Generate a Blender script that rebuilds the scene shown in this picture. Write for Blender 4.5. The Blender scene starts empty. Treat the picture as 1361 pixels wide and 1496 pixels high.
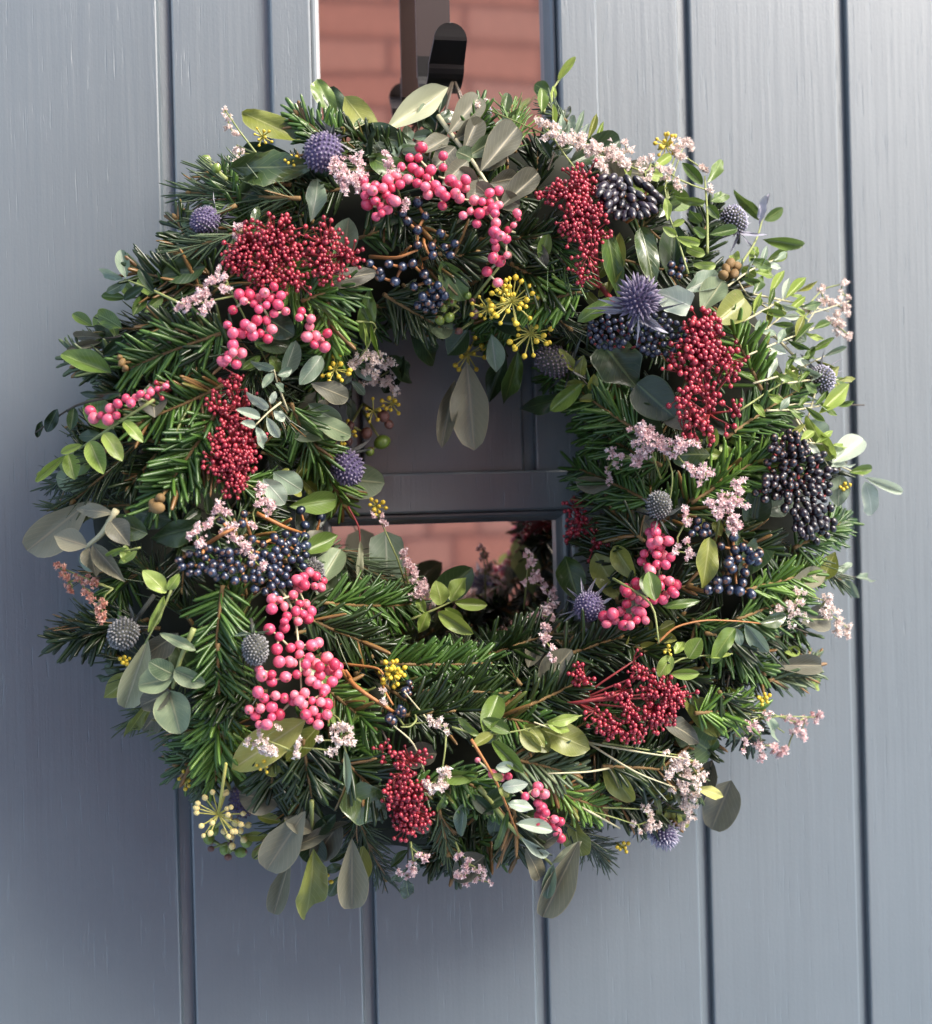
import bpy, math, random
from mathutils import Vector, Matrix, noise as mnoise
random.seed(11)
sc = bpy.context.scene
COL = sc.collection
R = math.radians

# ---------------------------------------------------------------- camera
F = 2400.0; PW, PH = 1361.0, 1496.0
TH = R(13.1); ROLL = R(1.44); ZC = 0.978; HOR = 715.0
cam_dir = Vector((math.sin(TH), math.cos(TH), 0))
r0 = Vector((math.cos(TH), -math.sin(TH), 0)); u0 = Vector((0, 0, 1))
CR = r0 * math.cos(ROLL) - u0 * math.sin(ROLL)
CU = u0 * math.cos(ROLL) + r0 * math.sin(ROLL)
CAM = -cam_dir * ZC
cd = bpy.data.cameras.new('camera'); cam = bpy.data.objects.new('camera', cd); COL.objects.link(cam)
cd.sensor_fit = 'HORIZONTAL'; cd.sensor_width = 36; cd.lens = F / PW * 36
cd.clip_start = 0.02; cd.clip_end = 500
cd.shift_y = -(PH / 2 - HOR) / PW
M = Matrix((CR, CU, -cam_dir)).transposed().to_4x4(); M.translation = CAM
cam.matrix_world = M
cd.dof.use_dof = True; cd.dof.focus_distance = 0.87; cd.dof.aperture_fstop = 9.0
sc.camera = cam

# ---------------------------------------------------------------- world, sun, exposure
SUN_EL = R(42); SUN_AZ = Vector((0.70, -0.71, 0)).normalized()
w = bpy.data.worlds.new('World'); sc.world = w; w.use_nodes = True
nt = w.node_tree; bg = nt.nodes['Background']
sky = nt.nodes.new('ShaderNodeTexSky'); sky.sky_type = 'NISHITA'; sky.sun_disc = False
sky.sun_elevation = SUN_EL; sky.sun_rotation = math.atan2(SUN_AZ.x, SUN_AZ.y)
sky.air_density = 0.8; sky.dust_density = 3.6; sky.ozone_density = 0.8
nt.links.new(sky.outputs[0], bg.inputs[0]); bg.inputs[1].default_value = 0.15
sd = bpy.data.lights.new('sun', 'SUN'); sun = bpy.data.objects.new('sun', sd); COL.objects.link(sun)
sd.energy = 2.3; sd.angle = R(27); sd.color = (1.0, 0.94, 0.85)
sdir = (SUN_AZ * math.cos(SUN_EL) + Vector((0, 0, math.sin(SUN_EL)))).normalized()
sun.rotation_mode = 'QUATERNION'; sun.rotation_quaternion = sdir.to_track_quat('Z', 'Y'); sun.location = sdir * 5
sc.view_settings.view_transform = 'Standard'; sc.view_settings.look = 'None'
sc.view_settings.gamma = 1; sc.view_settings.exposure = 1.2
sc.render.resolution_x = 932; sc.render.resolution_y = 1024

# ---------------------------------------------------------------- pixel of the photo -> point at a distance in front of the door
def at(px, py, d):
    ray = cam_dir + CR * ((px - PW / 2) / F) - CU * ((py - HOR) / F)
    t = (-d - CAM.y) / ray.y
    return CAM + ray * t
def mpp(px, py, d):            # metres per pixel there
    return (at(px, py, d) - CAM).dot(cam_dir) / F
CX, CY = 662.0, 722.0
def surf(px, py):
    r = math.hypot(px - CX, (py - CY) * 1.0)
    t = (r - 400) / (205 if r > 400 else 190)
    return 0.028 + 0.095 * math.sqrt(max(0.0, 1 - t * t)) if abs(t) < 1 else 0.028

# ---------------------------------------------------------------- mesh helpers
class MB:
    def __init__(s): s.v = []; s.f = []; s.uv = []
    def add(s, vs, fs, uvs=None):
        n = len(s.v); s.v.extend(vs); s.f.extend([tuple(i + n for i in f) for f in fs])
        s.uv.extend(uvs if uvs else [(0.5, 0.5)] * len(vs))
    def tube(s, pts, rads, n=6, cap=True):
        k = len(pts); vs = []; fs = []
        up = None
        for i, p in enumerate(pts):
            t = (pts[min(i + 1, k - 1)] - pts[max(i - 1, 0)])
            if t.length < 1e-9: t = Vector((0, 0, 1))
            t.normalize()
            if up is None: up = t.orthogonal()
            up = (up - t * up.dot(t))
            if up.length < 1e-6: up = t.orthogonal()
            up.normalize(); b = t.cross(up)
            r = rads[i] if hasattr(rads, '__len__') else rads
            for j in range(n):
                a = 2 * math.pi * j / n
                vs.append(p + (up * math.cos(a) + b * math.sin(a)) * r)
        for i in range(k - 1):
            for j in range(n):
                fs.append((i * n + j, i * n + (j + 1) % n, (i + 1) * n + (j + 1) % n, (i + 1) * n + j))
        if cap:
            fs.append(tuple(range((k - 1) * n, k * n))); fs.append(tuple(reversed(range(n))))
        s.add(vs, fs)
    def box(s, a, b):
        x0, y0, z0 = a; x1, y1, z1 = b
        s.add([Vector(p) for p in ((x0,y0,z0),(x1,y0,z0),(x1,y1,z0),(x0,y1,z0),(x0,y0,z1),(x1,y0,z1),(x1,y1,z1),(x0,y1,z1))],
              [(0,3,2,1),(4,5,6,7),(0,1,5,4),(1,2,6,5),(2,3,7,6),(3,0,4,7)])
    def mesh(s, name, mat, smooth=True):
        m = bpy.data.meshes.new(name); m.from_pydata([tuple(v) for v in s.v], [], s.f)
        ul = m.uv_layers.new(name='UVMap')
        li = [0] * len(m.loops); m.loops.foreach_get('vertex_index', li)
        flat = []
        for i in li: flat.extend(s.uv[i])
        ul.data.foreach_set('uv', flat)
        if smooth: m.polygons.foreach_set('use_smooth', [True] * len(m.polygons))
        m.materials.append(mat); m.update()
        return m
def link(name, mesh, parent=None, loc=None):
    o = bpy.data.objects.new(name, mesh); COL.objects.link(o)
    if parent: o.parent = parent
    if loc is not None: o.location = loc
    return o
WLOC = {}
def wloc(o): return WLOC.get(o.name, Vector((0, 0, 0)))
def child(name, mb_or_mesh, mat, parent, origin=None, smooth=True):
    """mesh whose vertices are given in world space -> child of parent with its origin at `origin`"""
    origin = origin if origin is not None else (mb_or_mesh.v[0] if mb_or_mesh.v else Vector())
    origin = Vector(origin)
    mb_or_mesh.v = [v - origin for v in mb_or_mesh.v]
    o = link(name, mb_or_mesh.mesh(name, mat, smooth), parent, origin - wloc(parent))
    WLOC[o.name] = origin
    return o
def inst(name, mesh, parent, Mw):
    """object with a shared mesh placed by a world matrix (its parents only translate)"""
    o = link(name, mesh, parent)
    o.matrix_basis = Matrix.Translation(-wloc(parent)) @ Mw
    WLOC[o.name] = Mw.translation.copy()
    return o
def empty(name, loc, label, cat):
    o = bpy.data.objects.new(name, None); COL.objects.link(o); o.location = loc; o.empty_display_size = .05
    o['label'] = label; o['category'] = cat; WLOC[name] = Vector(loc); return o
def frame(p0, p1, width, roll=0.0, normal=None):
    y = (p1 - p0); L = y.length; yn = y.normalized()
    n = normal if normal is not None else (CAM - p0).normalized()
    z = (n - yn * n.dot(yn))
    if z.length < 1e-4: z = yn.orthogonal()
    z.normalize(); x = yn.cross(z)
    if roll: 
        q = Matrix.Rotation(roll, 3, yn); x = q @ x; z = q @ z
    Mx = Matrix((x * width, yn * L, z * L)).transposed().to_4x4(); Mx.translation = p0
    return Mx

# ---------------------------------------------------------------- materials
def node(nt, t, **k):
    n = nt.nodes.new(t)
    for a, b in k.items(): setattr(n, a, b)
    return n
def newmat(name):
    m = bpy.data.materials.new(name); m.use_nodes = True
    return m, m.node_tree, m.node_tree.nodes['Principled BSDF']
def ramp(nt, cols, fac):
    r = node(nt, 'ShaderNodeValToRGB'); e = r.color_ramp.elements
    while len(e) < len(cols): e.new(0.5)
    for i, (p, c) in enumerate(cols): e[i].position = p; e[i].color = (*c, 1)
    nt.links.new(fac, r.inputs[0]); return r
def rand_fac(nt, island=0.6):
    g = node(nt, 'ShaderNodeNewGeometry'); oi = node(nt, 'ShaderNodeObjectInfo')
    mx = node(nt, 'ShaderNodeMix'); mx.inputs[0].default_value = island
    nt.links.new(oi.outputs['Random'], mx.inputs[2]); nt.links.new(g.outputs['Random Per Island'], mx.inputs[3])
    return mx.outputs[0]
def berry_mat(name, c0, c1, c2, rough=0.3, coat=0.3, sss=0.0, metal=0.0, island=1.0, spec=0.5, bump=0.0):
    m, nt, b = newmat(name)
    r = ramp(nt, [(0, c0), (0.5, c1), (1, c2)], rand_fac(nt, island))
    tc = node(nt, 'ShaderNodeTexCoord'); nz = node(nt, 'ShaderNodeTexNoise'); nz.inputs['Scale'].default_value = 900 if island else 1.3; nz.inputs['Detail'].default_value = 3
    nt.links.new(tc.outputs['Object'], nz.inputs['Vector'])
    hs = node(nt, 'ShaderNodeHueSaturation'); nt.links.new(r.outputs[0], hs.inputs['Color'])
    mr = node(nt, 'ShaderNodeMapRange'); mr.inputs[3].default_value = 0.8; mr.inputs[4].default_value = 1.25
    nt.links.new(nz.outputs[0], mr.inputs[0]); nt.links.new(mr.outputs[0], hs.inputs['Value'])
    out = hs.outputs[0]
    if not island:
        sx = node(nt, 'ShaderNodeSeparateXYZ'); nt.links.new(tc.outputs['Object'], sx.inputs[0])
        cal = node(nt, 'ShaderNodeMapRange'); cal.inputs[1].default_value = 0.93; cal.inputs[2].default_value = 0.99; nt.links.new(sx.outputs[2], cal.inputs[0])
        mk = node(nt, 'ShaderNodeMix', data_type='RGBA'); nt.links.new(cal.outputs[0], mk.inputs[0]); nt.links.new(out, mk.inputs[6]); mk.inputs[7].default_value = (0.16, 0.07, 0.04, 1); out = mk.outputs[2]
        n2 = node(nt, 'ShaderNodeTexNoise'); n2.inputs['Scale'].default_value = 4.5; n2.inputs['Detail'].default_value = 3; nt.links.new(tc.outputs['Object'], n2.inputs['Vector'])
        bp = node(nt, 'ShaderNodeBump'); bp.inputs['Strength'].default_value = 0.3; bp.inputs['Distance'].default_value = 0.0005; nt.links.new(n2.outputs[0], bp.inputs['Height']); nt.links.new(bp.outputs[0], b.inputs['Normal'])
    mr.inputs[3].default_value = 0.62; mr.inputs[4].default_value = 1.4
    nt.links.new(out, b.inputs['Base Color'])
    b.inputs['Roughness'].default_value = rough; b.inputs['Coat Weight'].default_value = coat; b.inputs['Coat Roughness'].default_value = 0.3
    b.inputs['Subsurface Weight'].default_value = sss; b.inputs['Subsurface Scale'].default_value = 0.003
    b.inputs['Subsurface Radius'].default_value = (1, .4, .3); b.inputs['Metallic'].default_value = metal
    b.inputs['Specular IOR Level'].default_value = spec
    return m
def leaf_mat(name, c_dark, c_light, back, vein, rough=0.4, coat=0.0, trans=0.25, island=0.0, veins=1.0, scale=60):
    m, nt, b = newmat(name)
    rf = rand_fac(nt, island)
    tc = node(nt, 'ShaderNodeTexCoord'); nz = node(nt, 'ShaderNodeTexNoise'); nz.inputs['Scale'].default_value = 3.0; nz.inputs['Detail'].default_value = 5
    nt.links.new(tc.outputs['Object'], nz.inputs['Vector'])
    add = node(nt, 'ShaderNodeMath', operation='MULTIPLY_ADD'); nt.links.new(nz.outputs[0], add.inputs[0]); add.inputs[1].default_value = 0.9
    sub = node(nt, 'ShaderNodeMath', operation='MULTIPLY_ADD'); nt.links.new(rf, sub.inputs[0]); sub.inputs[1].default_value = 0.9; sub.inputs[2].default_value = -0.4
    nt.links.new(sub.outputs[0], add.inputs[2])
    r = ramp(nt, [(0, c_dark), (1, c_light)], add.outputs[0])
    # midrib and side veins from the leaf's own uv
    sp = node(nt, 'ShaderNodeSeparateXYZ'); nt.links.new(tc.outputs['UV'], sp.inputs[0])
    s5 = node(nt, 'ShaderNodeMath', operation='SUBTRACT'); nt.links.new(sp.outputs[0], s5.inputs[0]); s5.inputs[1].default_value = 0.5
    ab = node(nt, 'ShaderNodeMath', operation='ABSOLUTE'); nt.links.new(s5.outputs[0], ab.inputs[0])
    mid = node(nt, 'ShaderNodeMapRange'); mid.inputs[1].default_value = 0.012; mid.inputs[2].default_value = 0.04; mid.inputs[3].default_value = 1; mid.inputs[4].default_value = 0
    nt.links.new(ab.outputs[0], mid.inputs[0])
    sv = node(nt, 'ShaderNodeMath', operation='MULTIPLY_ADD'); nt.links.new(ab.outputs[0], sv.inputs[0]); sv.inputs[1].default_value = -0.55; nt.links.new(sp.outputs[1], sv.inputs[2])
    sv2 = node(nt, 'ShaderNodeMath', operation='MULTIPLY'); nt.links.new(sv.outputs[0], sv2.inputs[0]); sv2.inputs[1].default_value = 9.0
    fr = node(nt, 'ShaderNodeMath', operation='PINGPONG'); nt.links.new(sv2.outputs[0], fr.inputs[0]); fr.inputs[1].default_value = 0.5
    sm = node(nt, 'ShaderNodeMapRange'); sm.inputs[1].default_value = 0.0; sm.inputs[2].default_value = 0.07; sm.inputs[3].default_value = 0.45; sm.inputs[4].default_value = 0
    nt.links.new(fr.outputs[0], sm.inputs[0])
    rim = node(nt, 'ShaderNodeMapRange'); rim.inputs[1].default_value = 0.465; rim.inputs[2].default_value = 0.5; rim.inputs[3].default_value = 0; rim.inputs[4].default_value = .8
    nt.links.new(ab.outputs[0], rim.inputs[0]); m2 = node(nt, 'ShaderNodeMath', operation='MAXIMUM'); nt.links.new(mid.outputs[0], m2.inputs[0]); nt.links.new(rim.outputs[0], m2.inputs[1])
    mxv = node(nt, 'ShaderNodeMath', operation='MAXIMUM'); nt.links.new(m2.outputs[0], mxv.inputs[0]); nt.links.new(sm.outputs[0], mxv.inputs[1])
    vs = node(nt, 'ShaderNodeMath', operation='MULTIPLY'); nt.links.new(mxv.outputs[0], vs.inputs[0]); vs.inputs[1].default_value = 0.9 * veins
    mc = node(nt, 'ShaderNodeMix', data_type='RGBA'); nt.links.new(vs.outputs[0], mc.inputs[0]); nt.links.new(r.outputs[0], mc.inputs[6]); mc.inputs[7].default_value = (*vein, 1)
    g = node(nt, 'ShaderNodeNewGeometry')
    mb_ = node(nt, 'ShaderNodeMix', data_type='RGBA'); nt.links.new(g.outputs['Backfacing'], mb_.inputs[0]); nt.links.new(mc.outputs[2], mb_.inputs[6]); mb_.inputs[7].default_value = (*back, 1)
    # specks of wear
    n2 = node(nt, 'ShaderNodeTexNoise'); n2.inputs['Scale'].default_value = 14; nt.links.new(tc.outputs['UV'], n2.inputs['Vector'])
    sr = node(nt, 'ShaderNodeMapRange'); sr.inputs[1].default_value = 0.72; sr.inputs[2].default_value = 0.8; sr.inputs[4].default_value = 0.6; nt.links.new(n2.outputs[0], sr.inputs[0])
    m3 = node(nt, 'ShaderNodeMix', data_type='RGBA'); nt.links.new(sr.outputs[0], m3.inputs[0]); nt.links.new(mb_.outputs[2], m3.inputs[6]); m3.inputs[7].default_value = (0.10, 0.06, 0.025, 1)
    nt.links.new(m3.outputs[2], b.inputs['Base Color'])
    b.inputs['Roughness'].default_value = rough; b.inputs['Coat Weight'].default_value = coat; b.inputs['Coat Roughness'].default_value = 0.15
    bp = node(nt, 'ShaderNodeBump'); bp.inputs['Strength'].default_value = 0.35; bp.inputs['Distance'].default_value = 0.0006
    nt.links.new(mxv.outputs[0], bp.inputs['Height']); nt.links.new(bp.outputs[0], b.inputs['Normal'])
    tr = node(nt, 'ShaderNodeBsdfTranslucent'); nt.links.new(m3.outputs[2], tr.inputs[0])
    ms = node(nt, 'ShaderNodeMixShader'); ms.inputs[0].default_value = trans
    nt.links.new(b.outputs[0], ms.inputs[1]); nt.links.new(tr.outputs[0], ms.inputs[2])
    nt.links.new(ms.outputs[0], nt.nodes['Material Output'].inputs[0])
    return m
def plain_mat(name, c0, c1, rough=0.5, coat=0.0, trans=0.0, island=0.7):
    brown = 'needle' in name
    m, nt, b = newmat(name)
    r = ramp(nt, [(0, c0), (.84, c1), (.87, (0.22, 0.12, 0.04))] if brown else [(0, c0), (1, c1)], rand_fac(nt, island)); nt.links.new(r.outputs[0], b.inputs['Base Color'])
    b.inputs['Roughness'].default_value = rough; b.inputs['Coat Weight'].default_value = coat
    if trans:
        tr = node(nt, 'ShaderNodeBsdfTranslucent'); nt.links.new(r.outputs[0], tr.inputs[0])
        ms = node(nt, 'ShaderNodeMixShader'); ms.inputs[0].default_value = trans
        nt.links.new(b.outputs[0], ms.inputs[1]); nt.links.new(tr.outputs[0], ms.inputs[2])
        nt.links.new(ms.outputs[0], nt.nodes['Material Output'].inputs[0])
    return m

MT = {}
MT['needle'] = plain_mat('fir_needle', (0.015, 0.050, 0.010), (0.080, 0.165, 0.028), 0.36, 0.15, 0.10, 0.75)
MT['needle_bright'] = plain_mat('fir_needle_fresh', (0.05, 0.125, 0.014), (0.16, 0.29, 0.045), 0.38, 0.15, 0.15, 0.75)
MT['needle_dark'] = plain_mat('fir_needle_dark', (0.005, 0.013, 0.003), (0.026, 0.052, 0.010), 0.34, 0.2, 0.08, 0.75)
MT['needle_grey'] = plain_mat('fir_needle_grey', (0.035, 0.065, 0.03), (0.13, 0.18, 0.09), 0.4, 0.1, 0.08, 0.8)
MT['pine'] = plain_mat('pine_needle', (0.025, 0.05, 0.02), (0.10, 0.14, 0.06), 0.4, 0.1, 0.1, 0.8)
MT['twig'] = plain_mat('fir_twig', (0.10, 0.055, 0.02), (0.24, 0.15, 0.05), 0.7)
MT['twig_green'] = plain_mat('green_stem', (0.16, 0.20, 0.05), (0.30, 0.33, 0.12), 0.5)
MT['twig_pale'] = plain_mat('pale_stem', (0.40, 0.38, 0.22), (0.55, 0.50, 0.32), 0.5)
MT['twig_orange'] = plain_mat('orange_stem', (0.28, 0.10, 0.03), (0.42, 0.19, 0.06), 0.5)
MT['twig_red'] = plain_mat('red_stem', (0.20, 0.02, 0.025), (0.32, 0.05, 0.05), 0.45)
MT['twig_dark'] = plain_mat('dark_stem', (0.03, 0.025, 0.02), (0.07, 0.05, 0.03), 0.6)
MT['stalk_yellow'] = plain_mat('yellow_green_stalk', (0.42, 0.40, 0.08), (0.55, 0.52, 0.16), 0.5)
MT['gap_shade'] = plain_mat('gap_shade', (0.006, 0.008, 0.004), (0.016, 0.018, 0.009), 0.95)  # near-black: the shade of the wreath's gaps is put into this colour
MT['pink'] = berry_mat('pink_pepper_skin', (0.48, 0.035, 0.085), (0.64, 0.085, 0.17), (0.74, 0.20, 0.25), 0.36, 0.15, 0.2, 0, 0.0)
MT['red'] = berry_mat('skimmia_skin', (0.15, 0.006, 0.016), (0.30, 0.014, 0.034), (0.42, 0.04, 0.055), 0.30, 0.35)
MT['blue'] = berry_mat('viburnum_skin', (0.006, 0.010, 0.028), (0.012, 0.022, 0.055), (0.025, 0.04, 0.085), 0.24, 0.5, 0, 0.15, 0.0, 0.8)
MT['black'] = berry_mat('privet_skin', (0.005, 0.004, 0.008), (0.009, 0.007, 0.012), (0.022, 0.014, 0.026), 0.24, 0.4, 0, 0, 0.0)
MT['navy'] = berry_mat('sloe_skin', (0.010, 0.014, 0.03), (0.02, 0.026, 0.05), (0.04, 0.045, 0.08), 0.33, 0.4)
MT['bud_yellow'] = berry_mat('yellow_bud', (0.42, 0.32, 0.03), (0.58, 0.42, 0.03), (0.66, 0.50, 0.07), 0.5, 0.0)
MT['cream'] = berry_mat('ivy_bud', (0.55, 0.50, 0.14), (0.72, 0.62, 0.26), (0.66, 0.34, 0.16), 0.55, 0.0)
MT['greenberry'] = berry_mat('green_berry', (0.10, 0.16, 0.02), (0.20, 0.28, 0.05), (0.14, 0.18, 0.03), 0.3, 0.2, 0, 0, 0.0)
MT['brownberry'] = berry_mat('brown_berry', (0.07, 0.03, 0.03), (0.13, 0.06, 0.05), (0.20, 0.09, 0.07), 0.45, 0.1, 0, 0, 0.0)
MT['floret'] = plain_mat('pink_floret', (0.72, 0.47, 0.48), (0.92, 0.80, 0.79), 0.7, 0, 0.25, 1.0)
MT['floret_white'] = plain_mat('white_floret', (0.76, 0.60, 0.54), (0.93, 0.86, 0.82), 0.7, 0, 0.25, 1.0)
MT['floret_salmon'] = plain_mat('salmon_floret', (0.60, 0.25, 0.18), (0.82, 0.52, 0.42), 0.7, 0, 0.25, 1.0)
MT['th_purple'] = plain_mat('thistle_purple', (0.08, 0.065, 0.115), (0.30, 0.26, 0.36), 0.6, 0, 0.1, 1.0)
MT['th_grey'] = plain_mat('thistle_grey', (0.10, 0.10, 0.11), (0.36, 0.36, 0.36), 0.6, 0, 0.1, 1.0)
MT['th_dark'] = plain_mat('thistle_dark', (0.05, 0.04, 0.06), (0.20, 0.16, 0.20), 0.6, 0, 0.1, 1.0)
MT['th_pale'] = plain_mat('thistle_pale', (0.24, 0.23, 0.34), (0.62, 0.60, 0.70), 0.6, 0, 0.1, 1.0)
MT['core_purple'] = plain_mat('thistle_core_purple', (0.06, 0.045, 0.11), (0.08, 0.06, 0.14), 0.8)
MT['core_grey'] = plain_mat('thistle_core_grey', (0.04, 0.045, 0.035), (0.06, 0.06, 0.05), 0.8)
L = MT
L['euc_grey'] = leaf_mat('eucalyptus_grey', (0.075, 0.075, 0.055), (0.17, 0.17, 0.125), (0.24, 0.23, 0.17), (0.30, 0.27, 0.18), 0.5, 0.0, 0.15)
L['euc_pale'] = leaf_mat('eucalyptus_pale', (0.30, 0.32, 0.20), (0.50, 0.52, 0.36), (0.48, 0.48, 0.36), (0.56, 0.56, 0.38), 0.5, 0.05, 0.25)
L['euc_brown'] = leaf_mat('eucalyptus_brown', (0.155, 0.15, 0.10), (0.28, 0.27, 0.19), (0.28, 0.26, 0.19), (0.40, 0.34, 0.22), 0.5, 0.0, 0.2)
L['euc_sage'] = leaf_mat('eucalyptus_sage', (0.10, 0.15, 0.075), (0.23, 0.29, 0.17), (0.26, 0.30, 0.20), (0.36, 0.38, 0.22), 0.48, 0.05, 0.2)
L['box'] = leaf_mat('box_leaf', (0.05, 0.10, 0.02), (0.15, 0.23, 0.045), (0.22, 0.28, 0.10), (0.24, 0.32, 0.10), 0.36, 0.25, 0.25)
L['lime'] = leaf_mat('lime_leaf', (0.19, 0.29, 0.045), (0.36, 0.46, 0.11), (0.42, 0.50, 0.18), (0.50, 0.56, 0.22), 0.42, 0.15, 0.35)
L['olive'] = leaf_mat('olive_leaf', (0.14, 0.17, 0.025), (0.28, 0.30, 0.07), (0.34, 0.36, 0.14), (0.40, 0.42, 0.15), 0.42, 0.15, 0.3)
L['yellow'] = leaf_mat('yellow_leaf', (0.42, 0.42, 0.10), (0.60, 0.58, 0.22), (0.6, 0.58, 0.26), (0.64, 0.60, 0.30), 0.45, 0.1, 0.35)
L['dark'] = leaf_mat('dark_leaf', (0.010, 0.026, 0.010), (0.035, 0.065, 0.022), (0.08, 0.10, 0.05), (0.09, 0.13, 0.05), 0.36, 0.2, 0.08)
L['glossy'] = leaf_mat('glossy_leaf', (0.018, 0.04, 0.012), (0.06, 0.095, 0.03), (0.10, 0.13, 0.06), (0.16, 0.20, 0.08), 0.24, 0.5, 0.1)
L['sage'] = leaf_mat('grey_green_leaf', (0.10, 0.15, 0.10), (0.26, 0.34, 0.24), (0.34, 0.38, 0.30), (0.38, 0.42, 0.32), 0.42, 0.15, 0.2)
L['white'] = leaf_mat('silvery_leaf', (0.30, 0.38, 0.29), (0.48, 0.55, 0.44), (0.6, 0.64, 0.56), (0.66, 0.70, 0.60), 0.4, 0.2, 0.25)
L['bract'] = leaf_mat('thistle_bract', (0.20, 0.20, 0.25), (0.42, 0.42, 0.50), (0.4, 0.4, 0.46), (0.5, 0.5, 0.55), 0.5, 0.1, 0.15)
L['bract_dark'] = leaf_mat('thistle_bract_dark', (0.06, 0.07, 0.07), (0.16, 0.18, 0.17), (0.2, 0.2, 0.2), (0.2, 0.2, 0.2), 0.5, 0.1, 0.15)

# door paint: dark grey-blue satin with the wood grain showing through
def paint_mat():
    m, nt, b = newmat('door_paint')
    tc = node(nt, 'ShaderNodeTexCoord')
    def nz(sx, sz, detail=4, rough=0.6):
        mp = node(nt, 'ShaderNodeMapping'); mp.inputs['Scale'].default_value = (sx, sx, sz); nt.links.new(tc.outputs['Object'], mp.inputs[0])
        n = node(nt, 'ShaderNodeTexNoise'); n.inputs['Scale'].default_value = 1; n.inputs['Detail'].default_value = detail; n.inputs['Roughness'].default_value = rough
        nt.links.new(mp.outputs[0], n.inputs['Vector']); return n.outputs[0]
    fine = nz(330, 9, 3); broad = nz(45, 2.0, 4); pores = nz(620, 26, 2); orange = nz(700, 500, 2); big = nz(5, 5, 4)
    pr = node(nt, 'ShaderNodeMapRange'); nt.links.new(pores, pr.inputs[0]); pr.inputs[1].default_value = 0.64; pr.inputs[2].default_value = 0.72; pr.inputs[3].default_value = 0; pr.inputs[4].default_value = -1
    a1 = node(nt, 'ShaderNodeMath', operation='MULTIPLY_ADD'); nt.links.new(broad, a1.inputs[0]); a1.inputs[1].default_value = 1.6
    fm = node(nt, 'ShaderNodeMath', operation='MULTIPLY'); gm = node(nt, 'ShaderNodeMapRange'); gm.inputs[1].default_value = .35; gm.inputs[2].default_value = .7; gm.inputs[3].default_value = .1; gm.inputs[4].default_value = 1.0
    nt.links.new(nz(3, 1.5, 3), gm.inputs[0]); nt.links.new(fine, fm.inputs[0]); nt.links.new(gm.outputs[0], fm.inputs[1]); nt.links.new(fm.outputs[0], a1.inputs[2])
    a2 = node(nt, 'ShaderNodeMath', operation='MULTIPLY_ADD'); nt.links.new(pr.outputs[0], a2.inputs[0]); a2.inputs[1].default_value = 0.5; nt.links.new(a1.outputs[0], a2.inputs[2])
    a3 = node(nt, 'ShaderNodeMath', operation='MULTIPLY_ADD'); nt.links.new(orange, a3.inputs[0]); a3.inputs[1].default_value = 0.25; nt.links.new(a2.outputs[0], a3.inputs[2])
    bp = node(nt, 'ShaderNodeBump'); bp.inputs['Strength'].default_value = 0.65; bp.inputs['Distance'].default_value = 0.0005
    nt.links.new(a3.outputs[0], bp.inputs['Height']); nt.links.new(bp.outputs[0], b.inputs['Normal'])
    r = ramp(nt, [(0.3, (0.100, 0.128, 0.148)), (0.7, (0.122, 0.151, 0.172))], big)
    # pale specks of dirt and chips
    mp = node(nt, 'ShaderNodeMapping'); mp.inputs['Scale'].default_value = (55, 55, 40); nt.links.new(tc.outputs['Object'], mp.inputs[0])
    vo = node(nt, 'ShaderNodeTexVoronoi'); vo.inputs['Scale'].default_value = 1; nt.links.new(mp.outputs[0], vo.inputs['Vector'])
    d = node(nt, 'ShaderNodeMapRange'); nt.links.new(vo.outputs['Distance'], d.inputs[0]); d.inputs[1].default_value = 0.035; d.inputs[2].default_value = 0.06; d.inputs[3].default_value = 1; d.inputs[4].default_value = 0
    sp = node(nt, 'ShaderNodeSeparateXYZ'); nt.links.new(vo.outputs['Color'], sp.inputs[0])
    g = node(nt, 'ShaderNodeMath', operation='GREATER_THAN'); nt.links.new(sp.outputs[0], g.inputs[0]); g.inputs[1].default_value = 0.93
    mm = node(nt, 'ShaderNodeMath', operation='MULTIPLY'); nt.links.new(d.outputs[0], mm.inputs[0]); nt.links.new(g.outputs[0], mm.inputs[1])
    mc = node(nt, 'ShaderNodeMix', data_type='RGBA'); nt.links.new(mm.outputs[0], mc.inputs[0]); nt.links.new(r.outputs[0], mc.inputs[6]); mc.inputs[7].default_value = (0.5, 0.45, 0.42, 1)
    nt.links.new(mc.outputs[2], b.inputs['Base Color'])
    rr = node(nt, 'ShaderNodeMapRange'); nt.links.new(broad, rr.inputs[0]); rr.inputs[3].default_value = 0.3; rr.inputs[4].default_value = 0.44
    nt.links.new(rr.outputs[0], b.inputs['Roughness'])
    b.inputs['Specular IOR Level'].default_value = 1.0; b.inputs['Coat Weight'].default_value = 0.5; b.inputs['Coat Roughness'].default_value = 0.35
    return m
MT['paint'] = paint_mat()
m, nt, b = newmat('reflective_glass'); b.inputs['Base Color'].default_value = (0.96, 0.86, 0.82, 1); b.inputs['Metallic'].default_value = 1; b.inputs['Roughness'].default_value = 0.04; MT['glass'] = m
tc = node(nt, 'ShaderNodeTexCoord'); nz = node(nt, 'ShaderNodeTexNoise'); nz.inputs['Scale'].default_value = 9; nz.inputs['Detail'].default_value = 1; nt.links.new(tc.outputs['Object'], nz.inputs['Vector'])
bp = node(nt, 'ShaderNodeBump'); bp.inputs['Strength'].default_value = 0.35; bp.inputs['Distance'].default_value = 0.0008; nt.links.new(nz.outputs[0], bp.inputs['Height']); nt.links.new(bp.outputs[0], b.inputs['Normal'])
m, nt, b = newmat('black_metal'); b.inputs['Base Color'].default_value = (0.006, 0.0055, 0.006, 1); b.inputs['Roughness'].default_value = 0.38; b.inputs['Specular IOR Level'].default_value = 0.25
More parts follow.
